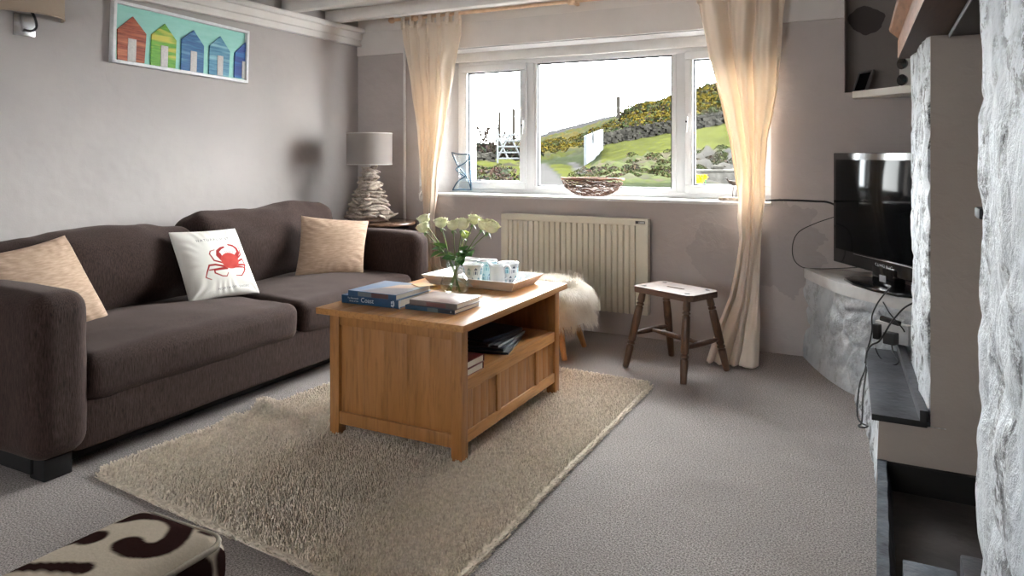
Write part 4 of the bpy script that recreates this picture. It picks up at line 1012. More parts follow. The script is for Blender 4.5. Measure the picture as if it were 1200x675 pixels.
for z in (.02, .105):
    V, Fc = lathe_data([(0, 0), (.012, .002), (.027, .02), (.03, .034), (0, .036)], 20, False); MM = Matrix.Translation((.01, -.006, z+.02)) @ Matrix.Rotation(PI/2, 4, 'X') ; mp('dark_fitting', [MM @ Vector(v_) for v_ in V], Fc, m_tvb, ub, angle=50)
# ================================================================ things on the coffee table
TT = .5305
def book(name, cx_, cy_, z, w_, d_, t, rz, ccol, scol, label, group, cover2=None, spinebands=None):
    r = thing(name, label, 'book', (cx_, cy_, z), rz, group)
    mc = simple('cover_'+name, ccol, .3, c2=cover2 or ccol, ns=7, coat=.3); ms = simple('spine_'+name, scol, .35, c2=tuple(x*.85 for x in scol), ns=14)
    bm = B(); box(bm, -w_/2, -d_/2, t-.0025, w_/2, d_/2, t, .0008); box(bm, -w_/2, -d_/2, 0, w_/2, d_/2, .0025, .0008); mo('cover', bm, mc, r)
    bm = B(); box(bm, -w_/2, -d_/2-.002, 0, w_/2, -d_/2+.0015, t, .0015); s = mo('spine', bm, ms, r)
    mpg = simple('paper_pages', (222, 214, 200), .8, c2=(196, 188, 174), ns=3, stretch=(.2, .2, 300))
    bm = B(); box(bm, -w_/2+.004, -d_/2+.001, .0024, w_/2-.004, d_/2-.004, t-.0024, 0); mo('pages', bm, mpg, r)
    return r, s
def band(s, x0, x1, t, d_, c, z0=.1, z1=.9):
    bm = B(); box(bm, x0, -d_/2-.0026, t*z0, x1, -d_/2-.0018, t*z1, 0); mo('spine_band', bm, simple('band', c, .4), s)
b1, s1 = book('hardback_book', -1.872, 2.485, TT, .285, .245, .034, .03, (42, 84, 124), (20, 62, 96), 'thick dark blue hardback titled Coast, bottom of the left pile on the coffee table', 'books on the coffee table', (70, 110, 150))
m_wt = simple('white_print', (214, 218, 222), .5)
def sptext(s, txt, size, x, z, d_, space=1): text_on('spine_title', txt, size, lambda a, c_: Vector((x+a, -d_/2-.0027, z+c_)), m_wt, s, space)
sptext(s1, 'Coast', .027, -.010, .011, .245); sptext(s1, 'The Illustrated', .0095, -.083, .021, .245); sptext(s1, 'Story of the', .0095, -.078, .010, .245)
for (x0, z0, x1, z1) in ((.108, .006, .113, .014), (.115, .004, .120, .012), (.108, .017, .112, .027), (.114, .020, .124, .024), (.118, .010, .124, .018), (.114, .026, .122, .029)):
    bm = B(); box(bm, x0, -.1251, z0, x1, -.1243, z1, 0); mo('publisher_mark', bm, m_wt, s1)
o = tubeo('ribbon', [(.139, -.10, .033), (.146, -.115, .024), (.152, -.128, .008), (.156, -.132, .002)], .0016, m_wt, b1)
b2, s2 = book('photo_book', -1.852, 2.482, TT+.0345, .245, .252, .022, .0, (110, 150, 190), (40, 78, 112), 'photo book with a pale blue and sunset cover, on top of the blue hardback', 'books on the coffee table', (170, 170, 180))
band(s2, -.07, .0, .022, .252, (104, 112, 116)); band(s2, .0, .085, .022, .252, (88, 62, 60))
b2.children[0]
MB2 = simple('sunset', (206, 170, 150), .3, c2=(236, 214, 190), ns=9, coat=.3); MB3 = simple('dark_sand', (120, 118, 130), .3, c2=(150, 144, 146), ns=9, coat=.3)
bm = B(); prism(bm, [(-.03, -.03), (.09, .02), (.115, .11), (.0, .07)], .022, .0224); mo('cover_photo', bm, MB2, b2, smooth=False)
bm = B(); prism(bm, [(-.06, -.12), (.118, -.12), (.118, .02), (.09, .02), (-.03, -.03)], .022, .0223); mo('cover_photo', bm, MB3, b2, smooth=False)
bm = B(); prism(bm, [(.045, .09), (.115, .05), (.15, .125), (.07, .15)], .024, .0255); mo('loose_leaf', bm, simple('tan_paper', (220, 182, 130), .6), b2)
b3, s3 = book('paperback_book', -1.582, 2.478, TT, .235, .2, .018, -.01, (70, 66, 72), (50, 76, 98), 'slim paperback with a slate blue spine, bottom of the right pile on the coffee table', 'books on the coffee table')
band(s3, .04, .117, .018, .2, (34, 36, 46)); band(s3, -.01, .04, .018, .2, (104, 112, 112)); band(s3, .098, .103, .018, .2, (190, 200, 210), .35, .7)
b4, s4 = book('picture_book', -1.575, 2.482, TT+.0185, .222, .19, .021, .02, (214, 200, 196), (112, 100, 96), 'paperback with a pale blurred landscape cover, on top of the right pile', 'books on the coffee table', (150, 128, 124))
band(s4, -.03, .06, .021, .19, (112, 72, 70), .05, .8); band(s4, .06, .105, .021, .19, (92, 84, 80))
# jug vase
m_vg = glassmat('clear_vase_glass', (.985, .99, .988), .05)
VP = at(533, 344.5, z=TT); VP.z = TT
vs = thing('glass_jug', 'clear glass jug holding the cream roses on the coffee table', 'jug', VP)
prof = [(0, .002), (.034, .002), (.052, .012), (.062, .03), (.0645, .05), (.058, .072), (.045, .088), (.0385, .10), (.037, .12), (.038, .145), (.042, .165), (.049, .182), (.0475, .183), (.0405, .166), (.0365, .145), (.0355, .12), (.037, .101), (.0435, .088), (.0565, .072), (.063, .05), (.0605, .03), (.0505, .0135), (.033, .006), (0, .006)]
V, Fc = lathe_data(prof, 48, False); mp('jug_body', V, Fc, m_vg, vs)
tubeo('handle', [(-.030, .021, .160), (-.055, .040, .168), (-.072, .052, .150), (-.068, .049, .122), (-.046, .033, .098)], .0055, m_vg, vs, 10)
m_wat = glassmat('vase_water', (.95, .97, .93), .03)
V, Fc = lathe_data([(0, .0065), (.033, .0065), (.050, .0145), (.060, .03), (.0625, .05), (.056, .072), (.043, .0875), (0, .0875)], 40, False); mp('water', V, Fc, m_wat, vs)
# roses
m_stem = simple('rose_stem', (86, 112, 52), .5, c2=(112, 132, 70)); m_leaf = simple('rose_leaf', (38, 92, 34), .4, c2=(60, 122, 44), ns=30); m_leafd = simple('rose_leaf_pale', (112, 146, 86), .5, c2=(92, 130, 70))
m_pet = simple('cream_petal', (242, 240, 206), .6, c2=(232, 233, 184), ns=14, spec=.3); m_petg = simple('green_outer_petal', (204, 214, 138), .6, c2=(190, 204, 120))
def bloom(seed, sc_):
    r = random.Random(seed); V = []; Fc = []
    def petal(ang, R, h0, h1, open_, wd):
        o = len(V); nu, nv = 8, 8
        for j in range(nv+1):
            t = j/nv
            for i in range(nu+1):
                u = i/nu*2-1; a = ang+u*wd*(1-.25*t**4); rad = R*math.sin(min(PI*.5, t*PI*.95))**.65*(1+.02*math.sin(u*5)); 
                if t > .72: rad += (t-.72)*(open_-.014)*(1-.3*u*u)*2
                else: rad *= 1
                if t > .5: rad *= 1-.10*(t-.5)*(1 if open_ < .01 else 0)
                z = h0+(h1-h0)*t-.10*u*u*(t**2)*h1*.8
                V.append((rad*math.cos(a), rad*math.sin(a), z))
        for j in range(nv):
            for i in range(nu): Fc.append((o+j*(nu+1)+i, o+j*(nu+1)+i+1, o+(j+1)*(nu+1)+i+1, o+(j+1)*(nu+1)+i))
    a0_ = r.random()*6
    for k in range(4): petal(a0_+k*1.62, .010*sc_, .006, .044*sc_, -.012, .95)
    for k in range(5): petal(a0_+.4+k*1.257, .0165*sc_, .003, .045*sc_, -.002, .85)
    for k in range(5): petal(a0_+.9+k*1.257, .0215*sc_, .0, .042*sc_, .012, .8)
    for k in range(5): petal(a0_+.2+k*1.257, .0255*sc_, -.002, .037*sc_, .028, .78)
    return V, Fc
def leafmesh(L, w_, fold=.25):
    V = []; Fc = []; n = 8
    for i in range(n+1):
        t = i/n; ww = w_*math.sin(PI*t**.85)*(1-.15*t); z = -.18*L*t*t
        for s in (-1, -.5, 0, .5, 1): V.append((L*t, s*ww, z+abs(s)*ww*fold))
    for i in range(n):
        for k in range(4): Fc.append((i*5+k, i*5+k+1, (i+1)*5+k+1, (i+1)*5+k))
    return V, Fc
heads = [(498.8, 258.5, .02, 1.0), (498, 268, -.03, 1.0), (517.8, 263, -.01, 1.05), (531, 265.5, -.03, .95), (541.2, 265, .0, 1.15), (554.3, 259, .05, 1.0), (544, 275, .05, .75), (565, 265, .03, 1.0), (572.5, 268, -.01, 1.2)]
names = ['topmost of the two roses at the far left of the bunch', 'lower of the two roses at the far left of the bunch', 'rose second from the left of the bunch, above the left leaves', 'small rose touching the large rose in the middle of the bunch', 'large open rose in the middle of the bunch', 'highest rose, right of the middle of the bunch', 'greenish half hidden bud below the large middle rose', 'rose left of the largest one at the right end of the bunch', 'largest open rose at the right end of the bunch']
rn = random.Random(3)
for k, ((u, v, dy, s), nm) in enumerate(zip(heads, names)):
    r_ = ray(u, v+4); t = (VP.y+dy)/r_.y; hd = Vector((r_.x*t, r_.y*t, H+r_.z*t)); hd -= VP
    a = math.atan2(hd.y, hd.x); low = Vector((-math.cos(a)*rn.uniform(.02, .042), -math.sin(a)*rn.uniform(.01, .03), .012)); nk = Vector((math.cos(a)*.018+rn.uniform(-.008, .008), math.sin(a)*.016, .135))
    root = thing('rose', 'cream '+nm, 'rose', VP, 0, 'cream roses in the glass jug')
    md_ = nk.lerp(hd, .55)+Vector((0, 0, .008))
    tubeo('stem', [low, low.lerp(nk, .55)+Vector((0, 0, .0)), nk, md_, hd], .0021, m_stem, root, 8)
    s *= 1.04; V, Fc = bloom(k, s); d = (hd-md_).normalized(); d = (d+Vector((0, 0, .8))).normalized(); R = Vector((0, 0, 1)).rotation_difference(d).to_matrix()
    o = mp('bloom', [R @ Vector(q)+hd for q in V], Fc, m_petg if k == 6 else m_pet, root); md = o.modifiers.new('s', 'SOLIDIFY'); md.thickness = .0006
    sep = MD()
    for j in range(5):
        V, Fc = leafmesh(.026*s, .0045, .1); M = Matrix.Translation(hd) @ R.to_4x4() @ Matrix.Rotation(j*1.257, 4, 'Z') @ Matrix.Rotation(-.55 if j % 2 else .5, 4, 'Y'); sep.add(([M @ Vector(q) for q in V], Fc))
    mp('sepal', sep.V, sep.F, m_leafd, root)
    for j in range(3 if k not in (1, 6) else 2):
        V, Fc = leafmesh(rn.uniform(.05, .072), rn.uniform(.019, .026)); base_ = nk.lerp(hd, rn.uniform(.10, .42)); ang = a+rn.uniform(-1.7, 1.7)
        M = Matrix.Translation(base_) @ Matrix.Rotation(ang, 4, 'Z') @ Matrix.Rotation(rn.uniform(-.7, .35), 4, 'Y') @ Matrix.Rotation(rn.uniform(-.6, .6), 4, 'X')
        mp('leaf', [M @ Vector(q) for q in V], Fc, m_leaf if rn.random() < .75 else m_leafd, root)
# tray
m_tray = simple('white_tray', (236, 234, 232), .3, c2=(230, 228, 226)); m_trayo = simple('limed_wood_tray', (206, 186, 166), .5, c2=(190, 168, 148), ns=8, stretch=(1, 8, 8))
tc_ = Vector((-1.705, 3.02, TT)); tr = thing('tray', 'white rectangular tray with sloping sides holding the mugs on the coffee table', 'tray', tc_, math.radians(-1))
hx, hy, fl = .255, .152, .032; th = .006
bm = B()
lo = [(-hx+fl, -hy+fl), (hx-fl, -hy+fl), (hx-fl, hy-fl), (-hx+fl, hy-fl)]; hi = [(-hx, -hy), (hx, -hy), (hx, hy), (-hx, hy)]
A_ = [bm.verts.new((*p, 0)) for p in lo]; B_ = [bm.verts.new((*p, .046)) for p in hi]; D_ = [bm.verts.new((p[0]*.965, p[1]*.945, .046)) for p in hi]; E_ = [bm.verts.new((p[0]*.97, p[1]*.955, .006)) for p in lo]
bm.faces.new(A_[::-1]); bm.faces.new(E_)
for i in range(4):
    j = (i+1) % 4; f = bm.faces.new((A_[i], A_[j], B_[j], B_[i])); f.material_index = 1; bm.faces.new((B_[i], B_[j], D_[j], D_[i])); bm.faces.new((D_[i], D_[j], E_[j], E_[i]))
bmesh.ops.bevel(bm, geom=bm.edges[:], offset=.0012, segments=1, affect='EDGES'); mo('tray_body', bm, [m_tray, m_trayo], tr, smooth=False)
# mugs
m_mug = vcol('printed_porcelain', .15, .0, 10, coat=.6); m_porc = simple('white_porcelain', (228, 228, 230), .15, c2=(224, 224, 226), coat=.6)
hut_cols = [(.16, .30, .40), (.10, .12, .18), (.18, .42, .50), (.30, .36, .36)]
def mug(u, v, zt_, ry_, palette, base_c, label, ang, h=.100, r=.050):
    zf = TT+.0065; r_ = ray(u, v); t = (zf+h-H)/r_.z; p = Vector((r_.x*t, r_.y*t, zf))
    root = thing('mug', label, 'mug', p, ang, 'mugs with beach hut pattern on the tray')
    seg_, nh = 120, 44; prof = [(0, .003), (r*.62, 0), (r*.70, .0)]+[(r*(.72+.28*(j/nh)**.6), .002+(h-.002)*j/nh) for j in range(nh+1)]+[(r-.0015, h+.0008), (r-.003, h)]+[(r*.93*(.72+.28*(1-j/12)**.6)-.001, h-(h-.006)*j/12) for j in range(13)]+[(0, .006)]
    V, Fc = lathe_data(prof, seg_, False); cols = []
    for (x, y, z) in V:
        rr_ = math.hypot(x, y); a = (math.atan2(y, x)/(2*PI)) % 1; outer = rr_ > r*.94*(.72+.28*(max(z, 0)/h)**.6) and z < h-.002
        c = base_c if outer else (.78, .78, .79)
        if outer and z > .006:
            row = 0 if z > h*.52 else 1; nc = 9; f = (a*nc+.5*row) % 1; idx = int(a*nc+.5*row); zz = (z-(h*.54 if row == 0 else h*.08))/(h*.38)
            X = abs(f-.5)*2
            pc = palette[idx % len(palette)]
            if 0 < zz < .95:
                if X < .62*(1 if zz < .55 else (1-(zz-.55)/.4)) :
                    roof = zz > .5
                    c = pc if (roof and zz > .62-.0*X) or X < .22 and .08 < zz < .45 or X > .50 and zz < .5 else tuple(min(1, q*1.0+.35) for q in pc) if idx % 2 else base_c
        cols.append(c)
    mp('mug_body', V, Fc, m_mug, root, cols=np.array(cols))
    tubeo('handle', [(0, r*.93, h*.80), (0, r+.018, h*.84), (0, r+.030, h*.6), (0, r+.022, h*.32), (0, r*.80, h*.20)], .0045, m_porc, root, 10)
    return root
mug(554, 309.5, 0, 0, [hut_cols[3], hut_cols[1], hut_cols[0]], (.80, .79, .79), 'white mug printed with grey beach huts at the left front of the tray', 2.4)
mug(551, 303, 0, 0, [hut_cols[1], hut_cols[3]], (.80, .80, .80), 'white mug at the back left of the tray behind the grey hut mug', 1.0)
mug(571, 305, 0, 0, [hut_cols[2], hut_cols[0]], (.50, .68, .72), 'pale turquoise mug printed with teal beach huts in the middle of the tray', 2.0)
mug(596, 307.5, 0, 0, [hut_cols[1], hut_cols[2]], (.78, .80, .82), 'white mug printed with a navy hut behind the milk jug', 2.6)
zf = TT+.0065; r_ = ray(584, 331); t = (zf-H)/r_.z; p = Vector((-1.592, 2.960, zf))
mj = thing('milk_jug', 'plain white porcelain milk jug on the tray in front of the mugs', 'jug', p, math.radians(20))
V, Fc = lathe_data([(0, .002), (.034, 0), (.037, .004), (.036, .05), (.033, .075), (.032, .096), (.034, .104), (.032, .104), (.030, .096), (.031, .075), (.034, .05), (.034, .008), (0, .006)], 48, False)
V2 = []
for x, y, z in V:
    k = max(0, (z-.07)/.034); a = math.atan2(y, x); sp_k = max(0, math.cos(a-PI))**6; V2.append((x*(1+.45*k*sp_k), y, z+.014*k*sp_k-.006*k*(1-sp_k)))
mp('jug_body', V2, Fc, m_porc, mj); tubeo('handle', [(.031, 0, .088), (.052, 0, .094), (.062, 0, .07), (.052, 0, .042), (.034, 0, .03)], .005, m_porc, mj, 10)
m_foil = simple('silver_foil', (200, 202, 206), .3, .6, c2=(150, 154, 162), ns=60, bs=60, bd=.002)
for i, (u, v, an, lb_) in enumerate(((617, 329, .5, 'small silver packet nearer the front, leaning on the right end of the tray'), (626, 323, .2, 'small silver packet farther back, leaning on the right end of the tray'))):
    pk = at(u, v, z=TT+.012); bm = B(); box(bm, -.012, -.05, 0, .012, .05, .006, .002, M=Matrix.Rotation(-.55, 4, 'Y') @ Matrix.Rotation(.3, 4, 'X'))
    pk = Vector((-1.508, 2.945+.085*i, TT+.022)); o = mo('foil_packet', bm, m_foil, None, pk); tag(o, lb_, 'packet', 'silver packets on the tray')
# magazines and red books on the shelf of the table
SHZ = .3065; m_navy = [simple('magazine_navy', (30, 38, 52), .35, c2=(20, 24, 34), ns=20), simple('magazine_slate', (52, 66, 86), .3, c2=(26, 34, 48), ns=20), simple('magazine_black', (26, 28, 32), .35)]
ml = ['dark magazine at the bottom of the pile on the table shelf', 'slate blue magazine second from the bottom on the table shelf', 'dark magazine in the middle of the pile on the table shelf', 'blue magazine second from the top of the pile on the table shelf', 'dark magazine lying skewed on top of the shelf pile']
for k in range(5):
    bm = B(); n0 = 14; w_, d_ = .21, .29
    V = []; Fc = []
    for lay in (0, 1):
        for j in range(n0+1):
            for i in range(n0+1):
                x = (i/n0-.5)*w_; y = (j/n0-.5)*d_; z = .010*lay+.012*max(0, (i/n0-.55))*(k % 2)*(j/n0); V.append((x, y, z))
    W = n0+1; O = W*W
    for j in range(n0):
        for i in range(n0): q = j*W+i; Fc.append((q+W, q+W+1, q+1, q)); q += O; Fc.append((q, q+1, q+W+1, q+W))
    bd = [i for i in range(W)]+[j*W+n0 for j in range(1, W)]+[n0*W+i for i in range(n0-1, -1, -1)]+[j*W for j in range(n0-1, 0, -1)]
    for q in range(len(bd)): a, c_ = bd[q], bd[(q+1) % len(bd)]; Fc.append((a, c_, c_+O, a+O))
    o = mp('magazine', V, Fc, m_navy[k % 3], None, (-1.53-.012*k, 2.80+.015*(k % 3), SHZ+.0115*k), smooth=False); o.rotation_euler = (0, 0, .25-.1*k); tag(o, ml[k], 'magazine', 'magazines on the table shelf')
for k in range(2):
    r, s = book('red_book', -1.478, 2.40+.004*k, SHZ+.0285*k, .17, .15, .028, PI, (108, 24, 34), (96, 18, 30), ['maroon book at the bottom of the pair at the near end of the table shelf', 'maroon book lying on top of the other at the near end of the table shelf'][k], 'maroon books on the table shelf', (92, 18, 28))
# ================================================================ sill: woven bowl, glass ornament, wading bird
m_twig = wood('brown_twig', (150, 104, 76), (100, 66, 46), 'x', .7, 2.)
m_twigd = simple('dark_twig', (96, 68, 52), .8, c2=(66, 44, 34), ns=50)
pb = at(694, 229, y=4.53); bk = thing('twig_bowl', 'oval bowl woven from brown twigs in the middle of the window sill', 'bowl', (pb.x, 4.525, ZS+.001)); rb = random.Random(2)
tw = MD(); ax_, ay_ = .215, .095
def bowlp(a, t, dr=0):  # t 0 bottom .. 1 rim
    k = .42+.58*math.sin(t*PI/2)**1.0; return Vector((ax_*(k+dr)*math.cos(a), ay_*(k+dr)*math.sin(a), .006+.112*t**1.25))
for k in range(92):
    a = rb.random()*2*PI; t = rb.random()**.8*.9; sl = rb.uniform(-.9, .9)*.35; L = rb.uniform(.5, 1.3); pts = []
    for i in range(7):
        s = i/6-.5; pts.append(bowlp(a+s*L, min(.98, max(0.01, t+sl*s*1.2+.05*math.sin(i*2.1+k))), rb.uniform(-.03, .02)))
    tw.add(tube_data(smoothpath(pts, 3), rb.uniform(.0022, .0042), 6))
for k in range(26):
    a = rb.random()*2*PI; tw.add(tube_data([bowlp(a, 0)*.9+Vector((0, 0, 0.001)), Vector((ax_*.4*math.cos(a+2.6), ay_*.4*math.sin(a+2.6), .005))], .003, 6))
mp('twig_weave', tw.V, tw.F, m_twigd, bk); tw = MD()
for k in range(9):
    a0_ = rb.random()*6.28; pts = [bowlp(a0_+i*.22, 1, .02+rb.uniform(-.02, .02))+Vector((0, 0, rb.uniform(-.006, .006))) for i in range(14)]; tw.add(tube_data(smoothpath(pts, 3), .0042, 7))
mp('rim', tw.V, tw.F, m_twig, bk)
m_bg = glassmat('blue_tinted_glass', (.88, .93, .96), .05); m_blue = simple('blue_glass_line', (28, 60, 84), .25, c2=(38, 76, 100), spec=.6)
q = at(541, 224, y=4.56); gv = thing('glass_vase', 'clear glass vase with blue zigzag lines at the left end of the sill', 'vase', (q.x, 4.56, ZS+.001), math.radians(10))
def gz(u, v): p_ = at(u, v, y=4.56); return (p_.x-q.x, p_.z-ZS)
L_ = [gz(531.5, 179), gz(537, 195), gz(538.5, 208), gz(532.5, 223.5)]; R_2 = [gz(551.5, 182), gz(551, 196), gz(551, 210), gz(553, 223)]
V = []; Fc = []; nn = 24; dep = .035
for j in range(nn+1):
    t = j/nn*3; i = min(int(t), 2); f_ = t-i; l_ = (L_[i][0]*(1-f_)+L_[i+1][0]*f_, L_[i][1]*(1-f_)+L_[i+1][1]*f_); r2_ = (R_2[i][0]*(1-f_)+R_2[i+1][0]*f_, R_2[i][1]*(1-f_)+R_2[i+1][1]*f_)
    cx2 = (l_[0]+r2_[0])/2; hw2 = (r2_[0]-l_[0])/2; zz = max(0, (l_[1]+r2_[1])/2)
    for k in range(24): a = 2*PI*k/24; V.append((cx2+hw2*math.copysign(abs(math.cos(a))**.6, math.cos(a)), dep*.7*math.copysign(abs(math.sin(a))**.6, math.sin(a)), zz))
for j in range(nn):
    for k in range(24): Fc.append((j*24+k, j*24+(k+1) % 24, (j+1)*24+(k+1) % 24, (j+1)*24+k))
Fc.append(tuple(nn*24+k for k in range(24))); mp('vase_body', V, Fc, m_bg, gv)
def gt(pts, r=.0048):
    return tube_data(smoothpath([Vector((gz(*p)[0], -dep*.72, gz(*p)[1])) for p in pts], 4), r, 8)
mdz = MD()
for pts in ([(531.5, 179), (541, 181), (551, 181)], [(532, 180), (538, 194), (548, 208), (552.5, 222)], [(551, 183), (547, 190), (538, 196), (537, 200), (546, 207)], [(546, 207), (538, 213), (533, 222)], [(532.5, 222.5), (543, 222), (553, 222.5)], [(551, 182), (551.5, 200), (552.5, 222)]): mdz.add(gt(pts))
mp('blue_lines', mdz.V, mdz.F, m_blue, gv)
# wading bird on a driftwood block
q = at(856, 229, y=4.47); bd_ = thing('bird_ornament', 'small carved wading bird on a grey wooden block at the right end of the sill', 'ornament', (q.x, 4.47, ZS+.001), math.radians(8))
bm = softbox(.135, .05, .022, .008, 14, (0, 0, 0), .003, 20, 3, (0, 0, .012)); mo('wooden_block', bm, m_drift, bd_)
for x in (.012, .032): tubeo('bird_leg', [(x, 0, .02), (x+.003, 0, .06), (x+.008, 0, .10)], .0024, m_iron, bd_, 6)
V, Fc = tube_data(smoothpath([(-.015, 0, .118), (.0, 0, .114), (.02, 0, .108), (.045, 0, .112), (.06, 0, .108)], 5), [.003+.010*math.sin(PI*min(1, i/20))**.7 for i in range(21)], 14); mp('bird_body', V, Fc, simple('dark_bird', (84, 74, 66), .7, c2=(60, 52, 48)), bd_)
V, Fc = tube_data(smoothpath([(-.010, 0, .117), (-.018, 0, .132), (-.022, 0, .137)], 5), [.005, .0045, .004, .004, .0045, .005, .006, .006, .0055, .004, .002], 12); mp('bird_head', V, Fc, simple('dark_bird', (84, 74, 66), .7, c2=(60, 52, 48)), bd_)
tubeo('beak', [(-.025, 0, .136), (-.038, 0, .131), (-.05, 0, .124)], [.0018, .0017, .0016, .0015, .0014, .0013, .0012, .0011, .001, .0009, .0008, .0007, .0006], m_iron, bd_, 6)
# white window-blind toggle hanging beside the left curtain
q = at(492, 226, y=4.385); o = thing('curtain_tieback_hook', 'small white hook beside the left curtain above the side table', 'hook', (q.x, YB-.001, q.z-.05))
boxo('hook_plate', -.012, -.006, 0, .012, 0, .10, m_white, o, .003); tubeo('hook_loop', [(0, -.005, .06), (0, -.03, .03), (.006, -.035, .0), (.01, -.02, -.01), (.01, -.008, .01)], .004, m_white, o)
# ================================================================ outdoors
tabu = [-400, 500, 570, 630, 680, 710, 745, 790, 850, 950, 1500]
tabd = [5, 8, 12, 18, 25, 35, 42, 60, 90, 160, 300]
tabv = np.array([
 [285, 282, 282, 282, 282, 282, 282, 280, 278, 278, 270],
 [243, 242, 242, 242, 241, 240, 240, 238, 236, 236, 230],
 [224, 222, 222, 224, 223, 222, 221, 221, 223, 222, 215],
 [207, 207, 209, 213, 211, 208, 205, 207, 213, 208, 200],
 [195, 194, 196, 202, 200, 193, 184, 180, 178, 170, 160],
 [182, 181, 183, 192, 188, 171, 165, 157, 148, 140, 130],
 [178, 178, 178, 185, 176, 163, 157, 150, 138, 128, 115],
 [175, 175, 176, 175, 168, 155, 148, 139, 122, 110, 95],
 [174, 174, 175, 169, 158, 146, 137, 127, 108, 95, 80],
 [173, 173, 174, 164, 152, 143, 132, 120, 102, 88, 70],
 [172, 172, 172, 159, 145, 137.5, 131, 119, 101, 87, 68]], float)
def gv_(u, d):
    ld = math.log(min(max(d, 5), 300)); lds = [math.log(x) for x in tabd]; j = min(max(np.searchsorted(lds, ld)-1, 0), 9); t = (ld-lds[j])/(lds[j+1]-lds[j]); t = max(0, min(1, t))
    a = np.interp(u, tabu, tabv[j]); b_ = np.interp(u, tabu, tabv[j+1]); return a*(1-t)+b_*t
def gz_(u, d):
    return H-(gv_(u, d)-HZ)/F*d
def gp(u, d, dz=0):
    r = ray(u, HZ); return Vector((r.x*d, r.y*d, gz_(u, d)+dz))
def bell(x, c, w): return math.exp(-((x-c)/w)**2)
VF = .15; us = np.linspace(-350, 1450, 420); V = []; cols = []; Fc = []; nd = 230
for u in us:
    ry_ = ray(u, HZ).y; d0 = max(4.98/ry_, 5.0) if ry_ > .05 else 100
    for j in range(nd+1):
        d = d0*(300/d0)**(j/nd); p = gp(u, d); v = gv_(u, d)
        q = Vector((p.x, p.y, 0)); n1 = noise.fractal(q*.35, 1., 2., 4); n2 = noise.fractal(q*1.6, 1., 2., 3)
        rough = 1.; c = np.array([.062, .080, .030])*(1+.5*n2)                     # grass
        dry = np.array([.105, .095, .048]); brown = np.array([.045, .045, .028]); bright = np.array([.150, .165, .024]); dkg = np.array([.09, .10, .05]); gor = np.array([.20, .155, .03]); moor = np.array([.10, .095, .098]); grav = np.array([.19, .18, .175])
        m = 0
        if d > 44 or (u < 700 and d > 38):
            k = noise.noise(q*.22)+.6*noise.noise(q*.7); c = dkg*(1+.6*n2); 
            if k > .05: c = c*(1-min(1, (k-.05)*6))+gor*min(1, (k-.05)*6)*(.6+.6*abs(n2))
            elif k < -.25: c = bright*.7
            rough = 2.2
        if d > 180: c = moor*(1+.25*n2) if u < 735 else c; rough = 1
        if u < 628 and d < 60:
            c = bright*(1+.4*n2) if n1 > -.05 else dry*.9
            if d < 22 and u < 600: c = (dry*.6+brown*.6)*(1+.6*n2); rough = 1.8
            if u > 592 and d < 26: c = bright*(1+.25*n2); rough = .6
        if 660 < u and 14 < d < 27 and v > 174:   # rough bank
            k = noise.noise(q*1.1)+.5*n2; c = (np.array([.13, .15, .055]) if k > -.1 else np.array([.20, .175, .11]))*(1+.7*n2); rough = 2.0
        if u > 705 and 26 <= d < 37.5: c = bright*(1+.3*n2)*(1.1 if n1 > 0 else .85); rough = .5
        if u > 795 and 14 < d < 25: c = np.array([.13, .12, .108])*(1+1.0*n2); rough = 3.2
        if u > 730 and 12 < d < 20: c = (c+np.array([.17, .15, .12])*(1+.9*n2))/2 if n1 < 0 else c
        # two gravel tracks with grass between
        w1_ = bell(u, np.interp(v, [192, 218, 230], [634, 646, 648]), np.interp(v, [192, 218], [5, 20])) if 191 < v < 260 else 0
        w2_ = bell(u, np.interp(v, [191, 218, 230], [671, 702, 712]), np.interp(v, [191, 218], [4, 13])) if 190.5 < v < 260 else 0
        k = min(1, max(w1_, w2_)*1.9)
        if d < 34: c = c*(1-k)+grav*k; rough *= (1-.9*k)
        if 640 < u < 690 and 193 < v < 218 and k < .35: c = bright*(1+.25*n2); rough = .4
        if d < 12: c = grav*.9; rough = .2
        p.z += rough*(.012+.0045*d)*(n2*.7+.5*noise.noise(q*3.2))*(.55 if d > 100 else 1)
        V.append(p); cols.append(np.clip(c, .004, .9)*VF)
for i in range(len(us)-1):
    for j in range(nd): a = i*(nd+1)+j; Fc.append((a, a+nd+1, a+nd+2, a+1))
m_gr = vcol('hill_ground', 1., .45, 9, spec=0)
o = mp('hillside', V, Fc, m_gr, None, cols=np.array(cols)); tag(o, 'rough hillside rising to the right outside the window with grass, bracken and twin gravel tracks', 'hillside', kind='structure')
# gorse scrub: leafy clumps with yellow flowers, nobody could count the sprigs
m_veg = vcol('gorse_leaves', .9, .3, 30, spec=0)
def clumps(name, spots, label, seed, palf, nleaf=150):
    rg_ = random.Random(seed); V = []; Fc = []; cols = []
    for (u, d, R, hgt) in spots:
        c = gp(u, d); 
        for k in range(nleaf):
            a = rg_.random()*6.283; z = rg_.random(); r = math.sqrt(1-z*z)*rg_.uniform(.75, 1.05)
            p = c+Vector((R*r*math.cos(a), R*r*math.sin(a), -hgt*.25+hgt*1.1*z)); s = R*rg_.uniform(.10, .20)
            t1 = Vector((rg_.gauss(0, 1), rg_.gauss(0, 1), rg_.gauss(0, 1))).normalized()*s; t2 = t1.cross(Vector((rg_.gauss(0, 1), rg_.gauss(0, 1), rg_.gauss(0, 1)))).normalized()*s*.7
            o = len(V); V += [p-t1, p+t2, p+t1, p-t2]; Fc.append((o, o+1, o+2, o+3)); cc_ = palf(rg_, p, z); cols += [[q3*VF for q3 in cc_]]*4
    o = mp(name, V, Fc, m_veg, None, smooth=False, cols=np.array(cols)); tag(o, label, name.replace('_', ' '), kind='stuff'); return o
